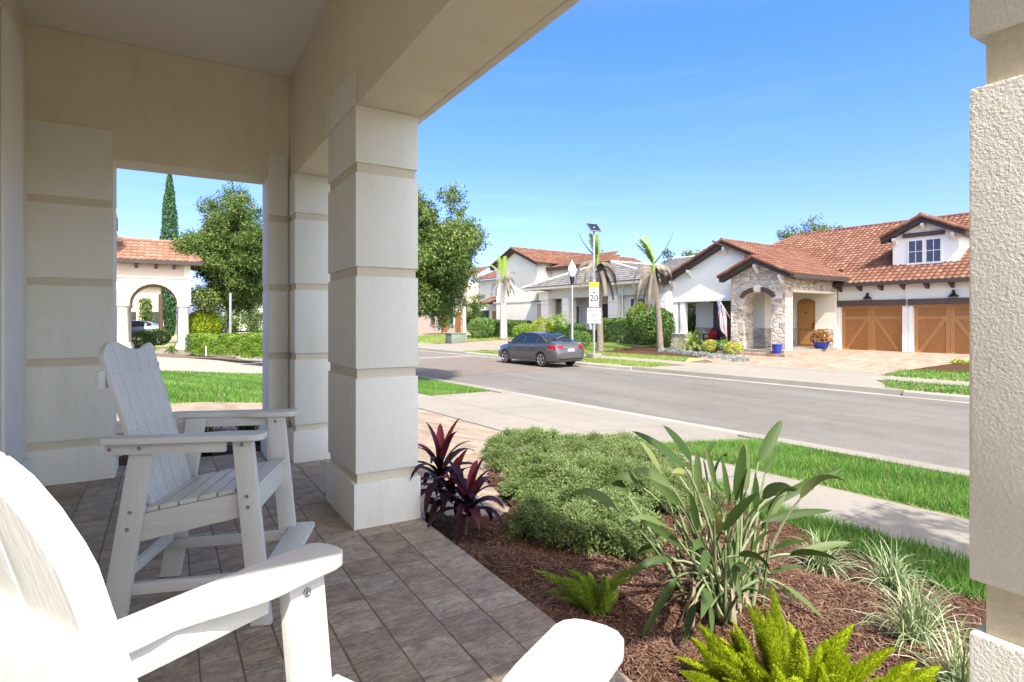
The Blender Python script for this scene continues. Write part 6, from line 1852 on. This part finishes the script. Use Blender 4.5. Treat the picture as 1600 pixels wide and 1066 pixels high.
sp = at(928, 557, 27.2); sp.z = gxy(sp.x, sp.y)
zz0 = sp.z
sg = empty('speed_limit_sign', sp, 'school speed limit 20 sign with solar panel and beacon on a pole', 'road sign')
zt = CH + 150 * 27.2 / CF
MB().box(sp.x - .26, sp.y - .26, zz0 - .05, sp.x + .26, sp.y + .26, zz0 + .26).build('concrete_base', 'concrete', sg, bevel=.02)
MB().tube([(sp.x, sp.y, zz0), (sp.x, sp.y, zt - .15)], .055, 12).build('pole', 'grey_metal', sg)
v2c = Vector((-sp.x, -sp.y, 0)).normalized()
v2c = (v2c + Vector((.0, -.12, 0))).normalized()
rgt = Vector((-v2c.y, v2c.x, 0)); UP = Vector((0, 0, 1))
def zpx(py): return CH + (500 - py) * 27.2 / CF
def plate(name, y0, y1, w, lines, m_='sign_white', border=True):
    z0, z1 = zpx(y1), zpx(y0); c = Vector((sp.x, sp.y, (z0 + z1) / 2)) + v2c * .075
    b = MB(); hw, hh = w / 2, (z1 - z0) / 2
    q = [c - rgt * hw - UP * hh, c + rgt * hw - UP * hh, c + rgt * hw + UP * hh, c - rgt * hw + UP * hh]
    b.prism([a - v2c * .006 for a in q], v2c * .006)
    if border:
        i0, i1 = .015, .027
        for (ax, bx_, ay, by_) in ((-hw + i0, hw - i0, hh - i1, hh - i0), (-hw + i0, hw - i0, -hh + i0, -hh + i1), (-hw + i0, -hw + i1, -hh + i1, hh - i1), (hw - i1, hw - i0, -hh + i1, hh - i1)):
            f = c + v2c * .002
            b.face([f + rgt * ax + UP * ay, f + rgt * bx_ + UP * ay, f + rgt * bx_ + UP * by_, f + rgt * ax + UP * by_], 1)
    for txt, size, dy in lines:
        text_mb(b, txt, size, c + v2c * .003 + UP * dy, rgt, UP, 1)
    b.build(name, [m_, 'sign_black'], sg)
plate('school_plate', 441.5, 448.5, .46, [('SCHOOL', .115, 0)], 'sign_yellow')
plate('speed_plate', 449, 480, .46, [('SPEED', .14, .36), ('LIMIT', .14, .215), ('20', .40, -.06), ('WHEN', .095, -.305), ('FLASHING', .085, -.40)])
plate('fines_plate', 481.5, 505.5, .65, [('SPEEDING', .135, .22), ('FINES', .135, 0), ('DOUBLED', .135, -.22)])
c = Vector((sp.x, sp.y, zpx(508))) - rgt * .12 + v2c * -.15
MB().box(c.x - .2, c.y - .14, c.z - .22, c.x + .2, c.y + .14, c.z + .22).build('control_box', 'grey_metal', sg, bevel=.015)
b = Vector((sp.x, sp.y, zpx(419))) + rgt * .28 + v2c * .05
m = MB(); m.tube([b - v2c * .12, b + v2c * .06], .17, 16)
n = 14; dirv = v2c
rows = []
sd_ = dirv.cross(UP).normalized()
for k in range(-6, 7):
    a = R(90 + k * 24); o_ = b + (sd_ * math.cos(a) + UP * math.sin(a)) * .17
    rows.append([o_ + dirv * .06, o_ + dirv * .34])
m.strip(rows); m.tube([b - v2c * .02 - rgt * .3 + UP * .05, b - v2c * .02 + UP * .05], .025, 6); m.tube([b - v2c * .02 - rgt * .3 - UP * .22, b - v2c * .02 - UP * .12], .025, 6)
m.build('flashing_beacon', 'black_metal', sg, smooth=50)
pc = Vector((sp.x, sp.y, zpx(355)))
pn = Vector((-.05, -.62, .62)).normalized()    # tilted to the sun
pr = Vector((0, 0, 1)).cross(pn).normalized(); pu = pn.cross(pr)
q = [pc - pr * .33 - pu * .30, pc + pr * .33 - pu * .30, pc + pr * .33 + pu * .30, pc - pr * .33 + pu * .30]
b = MB(); b.prism(q, pn * -.04, 0); 
q = [pc - pr * .30 - pu * .27, pc + pr * .30 - pu * .27, pc + pr * .30 + pu * .27, pc - pr * .30 + pu * .27]
b.prism([a + pn * .003 for a in q], pn * -.002, 1)
b.build('solar_panel', ['grey_metal', 'solar_cell'], sg)

ux = at(712, 528, 43); ux.z = gxy(ux.x, ux.y)
ub_ = empty('utility_box', ux, 'low green utility box on the lawn under the tree', 'utility box')
MB().box(ux.x - .6, ux.y - .55, ux.z, ux.x + .6, ux.y + .55, ux.z + .72).build('cabinet', 'utility_green', ub_, bevel=.03)
MB().box(ux.x - .64, ux.y - .59, ux.z + .721, ux.x + .64, ux.y + .59, ux.z + .80).build('lid', 'utility_green', ub_, bevel=.03)
m = MB(); pp_ = at(726, 528, 44)
tag(MB().tube([(pp_.x, pp_.y, -.2), (pp_.x, pp_.y + .1, 2.4)], [.16, .13], 8).build('pale_trunk', 'palm_bark_pale'), 'pale slender tree trunk beside the utility box', 'tree trunk')

# ================================================================== THINGS AT THE WHITE HOUSE
fp = empty('flag', P(16.9, 25.9, 1.2), 'stars and stripes flag hanging from a slanting white pole at the stone entry', 'flag')
W0 = 25.6
def fpt(px, py, w=W0):
    v = ray(px, py); d = w / (v.x * NX + v.y * NY); return Vector((v.x * d, v.y * d, CH + v.z * d))
pa, pb_ = fpt(1141, 497, 25.55), fpt(1122, 467, 25.0)
MB().tube([pa, pb_], .022, 8).build('pole', 'white_trim', fp)
MB().lathe([(.0, -.03), (.035, 0), (.0, .035)], pb_, 8).build('finial', 'white_trim', fp)
me = bpy.data.meshes.new('cloth'); bm = bmesh.new(); uvl = bm.loops.layers.uv.new('UVMap')
nu, nv = 26, 12; g = []
for i in range(nu + 1):
    row = []
    for j in range(nv + 1):
        u, v_ = i / nu, j / nv            # u along the fly (hanging), v from the lower to the upper hoist corner
        h0 = pb_.lerp(pa, .04 + .62 * (1 - v_))
        drop = 1.42 * u
        tow = Vector((0, 0, -1)) * drop
        p = h0 + tow + Vector((TX, TY, 0)) * (.03 * math.sin(v_ * 13 + u * 3) - .30 * u * (v_ - .9) * -.4) + Vector((NX, NY, 0)) * .07 * math.sin(v_ * 11 + u * 4)
        p.z = h0.z - drop * (1 - .10 * v_)
        row.append(bm.verts.new(p))
    g.append(row)
for i in range(nu):
    for j in range(nv):
        f = bm.faces.new((g[i][j], g[i + 1][j], g[i + 1][j + 1], g[i][j + 1])); f.smooth = True
        for l, (a, b) in zip(f.loops, ((i, j), (i + 1, j), (i + 1, j + 1), (i, j + 1))): l[uvl].uv = (a / nu, b / nv)
bm.to_mesh(me); bm.free(); me.materials.append(M['flag_cloth'])
link('cloth', me, fp)
# pots
def pot(c, r_, h, label, cat='flower pot'):
    o = MB().lathe([(r_ * .68, 0), (r_ * .8, h * .15), (r_ * 1.0, h * .6), (r_ * 1.02, h * .86), (r_ * 1.1, h * .9), (r_ * 1.1, h), (r_ * .95, h), (r_ * .9, h * .85)], c, 22).build('glazed_pot', 'blue_glaze', smooth=40)
    return tag(o, label, cat, 'blue glazed pots at the stone entry')
c = fpt(1214, 559, 24.75); c.z = -.119
pot(c, .21, .42, 'small cobalt blue pot standing on the brick step before the stone pier')
c2_ = P(14.35, 28.7, .001)
v = fpt(1283, 545, 28.6); c2_ = Vector((v.x, v.y, .001))
pot(c2_, .36, .34, 'wide cobalt blue bowl pot holding a copper leafed plant by the garage')
n = 1600; u = unit(nr.normal(size=(n, 3))); u[:, 2] = np.abs(u[:, 2])
pp = np.array(c2_) + np.array([0, 0, .34]) + u * nr.random((n, 1)) ** .5 * np.array([.48, .48, .62])
o = leaves('copper_leaf_plant', pp, .16, 'red_leaf', None, .4, u, .8)
tag(o, 'copper and green leafed plant growing in the wide blue pot', 'plant')
c = fpt(1126, 544, 25.0); c.z = gxy(c.x, c.y) + .33
gb = empty('gazing_ball', c, 'blue and white glass gazing ball among the yellow bushes', 'garden ornament')
bm = bmesh.new(); bmesh.ops.create_uvsphere(bm, u_segments=24, v_segments=14, radius=.17, matrix=Matrix.Translation(c)); me = bpy.data.meshes.new('ball'); bm.to_mesh(me); bm.free()
me.materials.append(M['globe_glass']); me.polygons.foreach_set('use_smooth', np.ones(len(me.polygons), dtype=bool)); link('ball', me, gb)
MB().tube([c - Vector((0, 0, .4)), c - Vector((0, 0, .16))], .03, 8).build('stand', 'black_metal', gb)
# black armchair with red cushion on the side porch
c = fpt(1112, 541, 27.2); c.z = -.02
pc_ = empty('porch_armchair', c, 'black porch armchair with red cushion before the shuttered window', 'chair')
pc_.rotation_euler = (0, 0, math.atan2(-NY, -NX))
m = MB(); m.box(-.26, -.28, .36, .26, .28, .41); m.build('seat', 'black_wood', pc_, False)
m = MB(); q = [(-.25, .28 * math.cos(R(a)), .75 + .26 * math.sin(R(a))) for a in range(0, 181, 15)] + [(-.25, -.28, .41), (-.25, .28, .41)]
m.prism(q, (-.04, 0, 0)); m.build('backrest', 'black_wood', pc_, False)
for sy in (-1, 1):
    MB().box(-.28, sy * .36 - .06, .60, .32, sy * .36 + .06, .635).build('arm', 'black_wood', pc_, False)
    for x in (-.24, .26): MB().box(x - .03, sy * .33 - .03, 0, x + .03, sy * .33 + .03, .60).build('leg', 'black_wood', pc_, False)
m = MB(); m.box(-.17, -.23, .46, -.07, .23, .84); cu = m.build('red_cushion', 'red_cushion', None, bevel=.05, seg=3)
cu.location = c; cu.rotation_euler = pc_.rotation_euler
tag(cu, 'plump red cushion propped on the black porch armchair', 'cushion')
o = MB().box(-.22, -.24, .411, .24, .24, .458).build('seat_pad', 'red_cushion', pc_, False, bevel=.02)
c = fpt(1136, 540, 27.4); c.z = -.02
st = empty('side_table', c, 'small black side table beside the red cushioned armchair', 'table')
MB().lathe([(.24, .46), (.25, .48), (.24, .5)], c, 18).build('table_top', 'black_wood', st)
for k in range(3):
    a = k * 2.09; MB().tube([c + Vector((.18 * math.cos(a), .18 * math.sin(a), 0)), c + Vector((.14 * math.cos(a), .14 * math.sin(a), .47))], .02, 6).build('leg', 'black_wood', st)
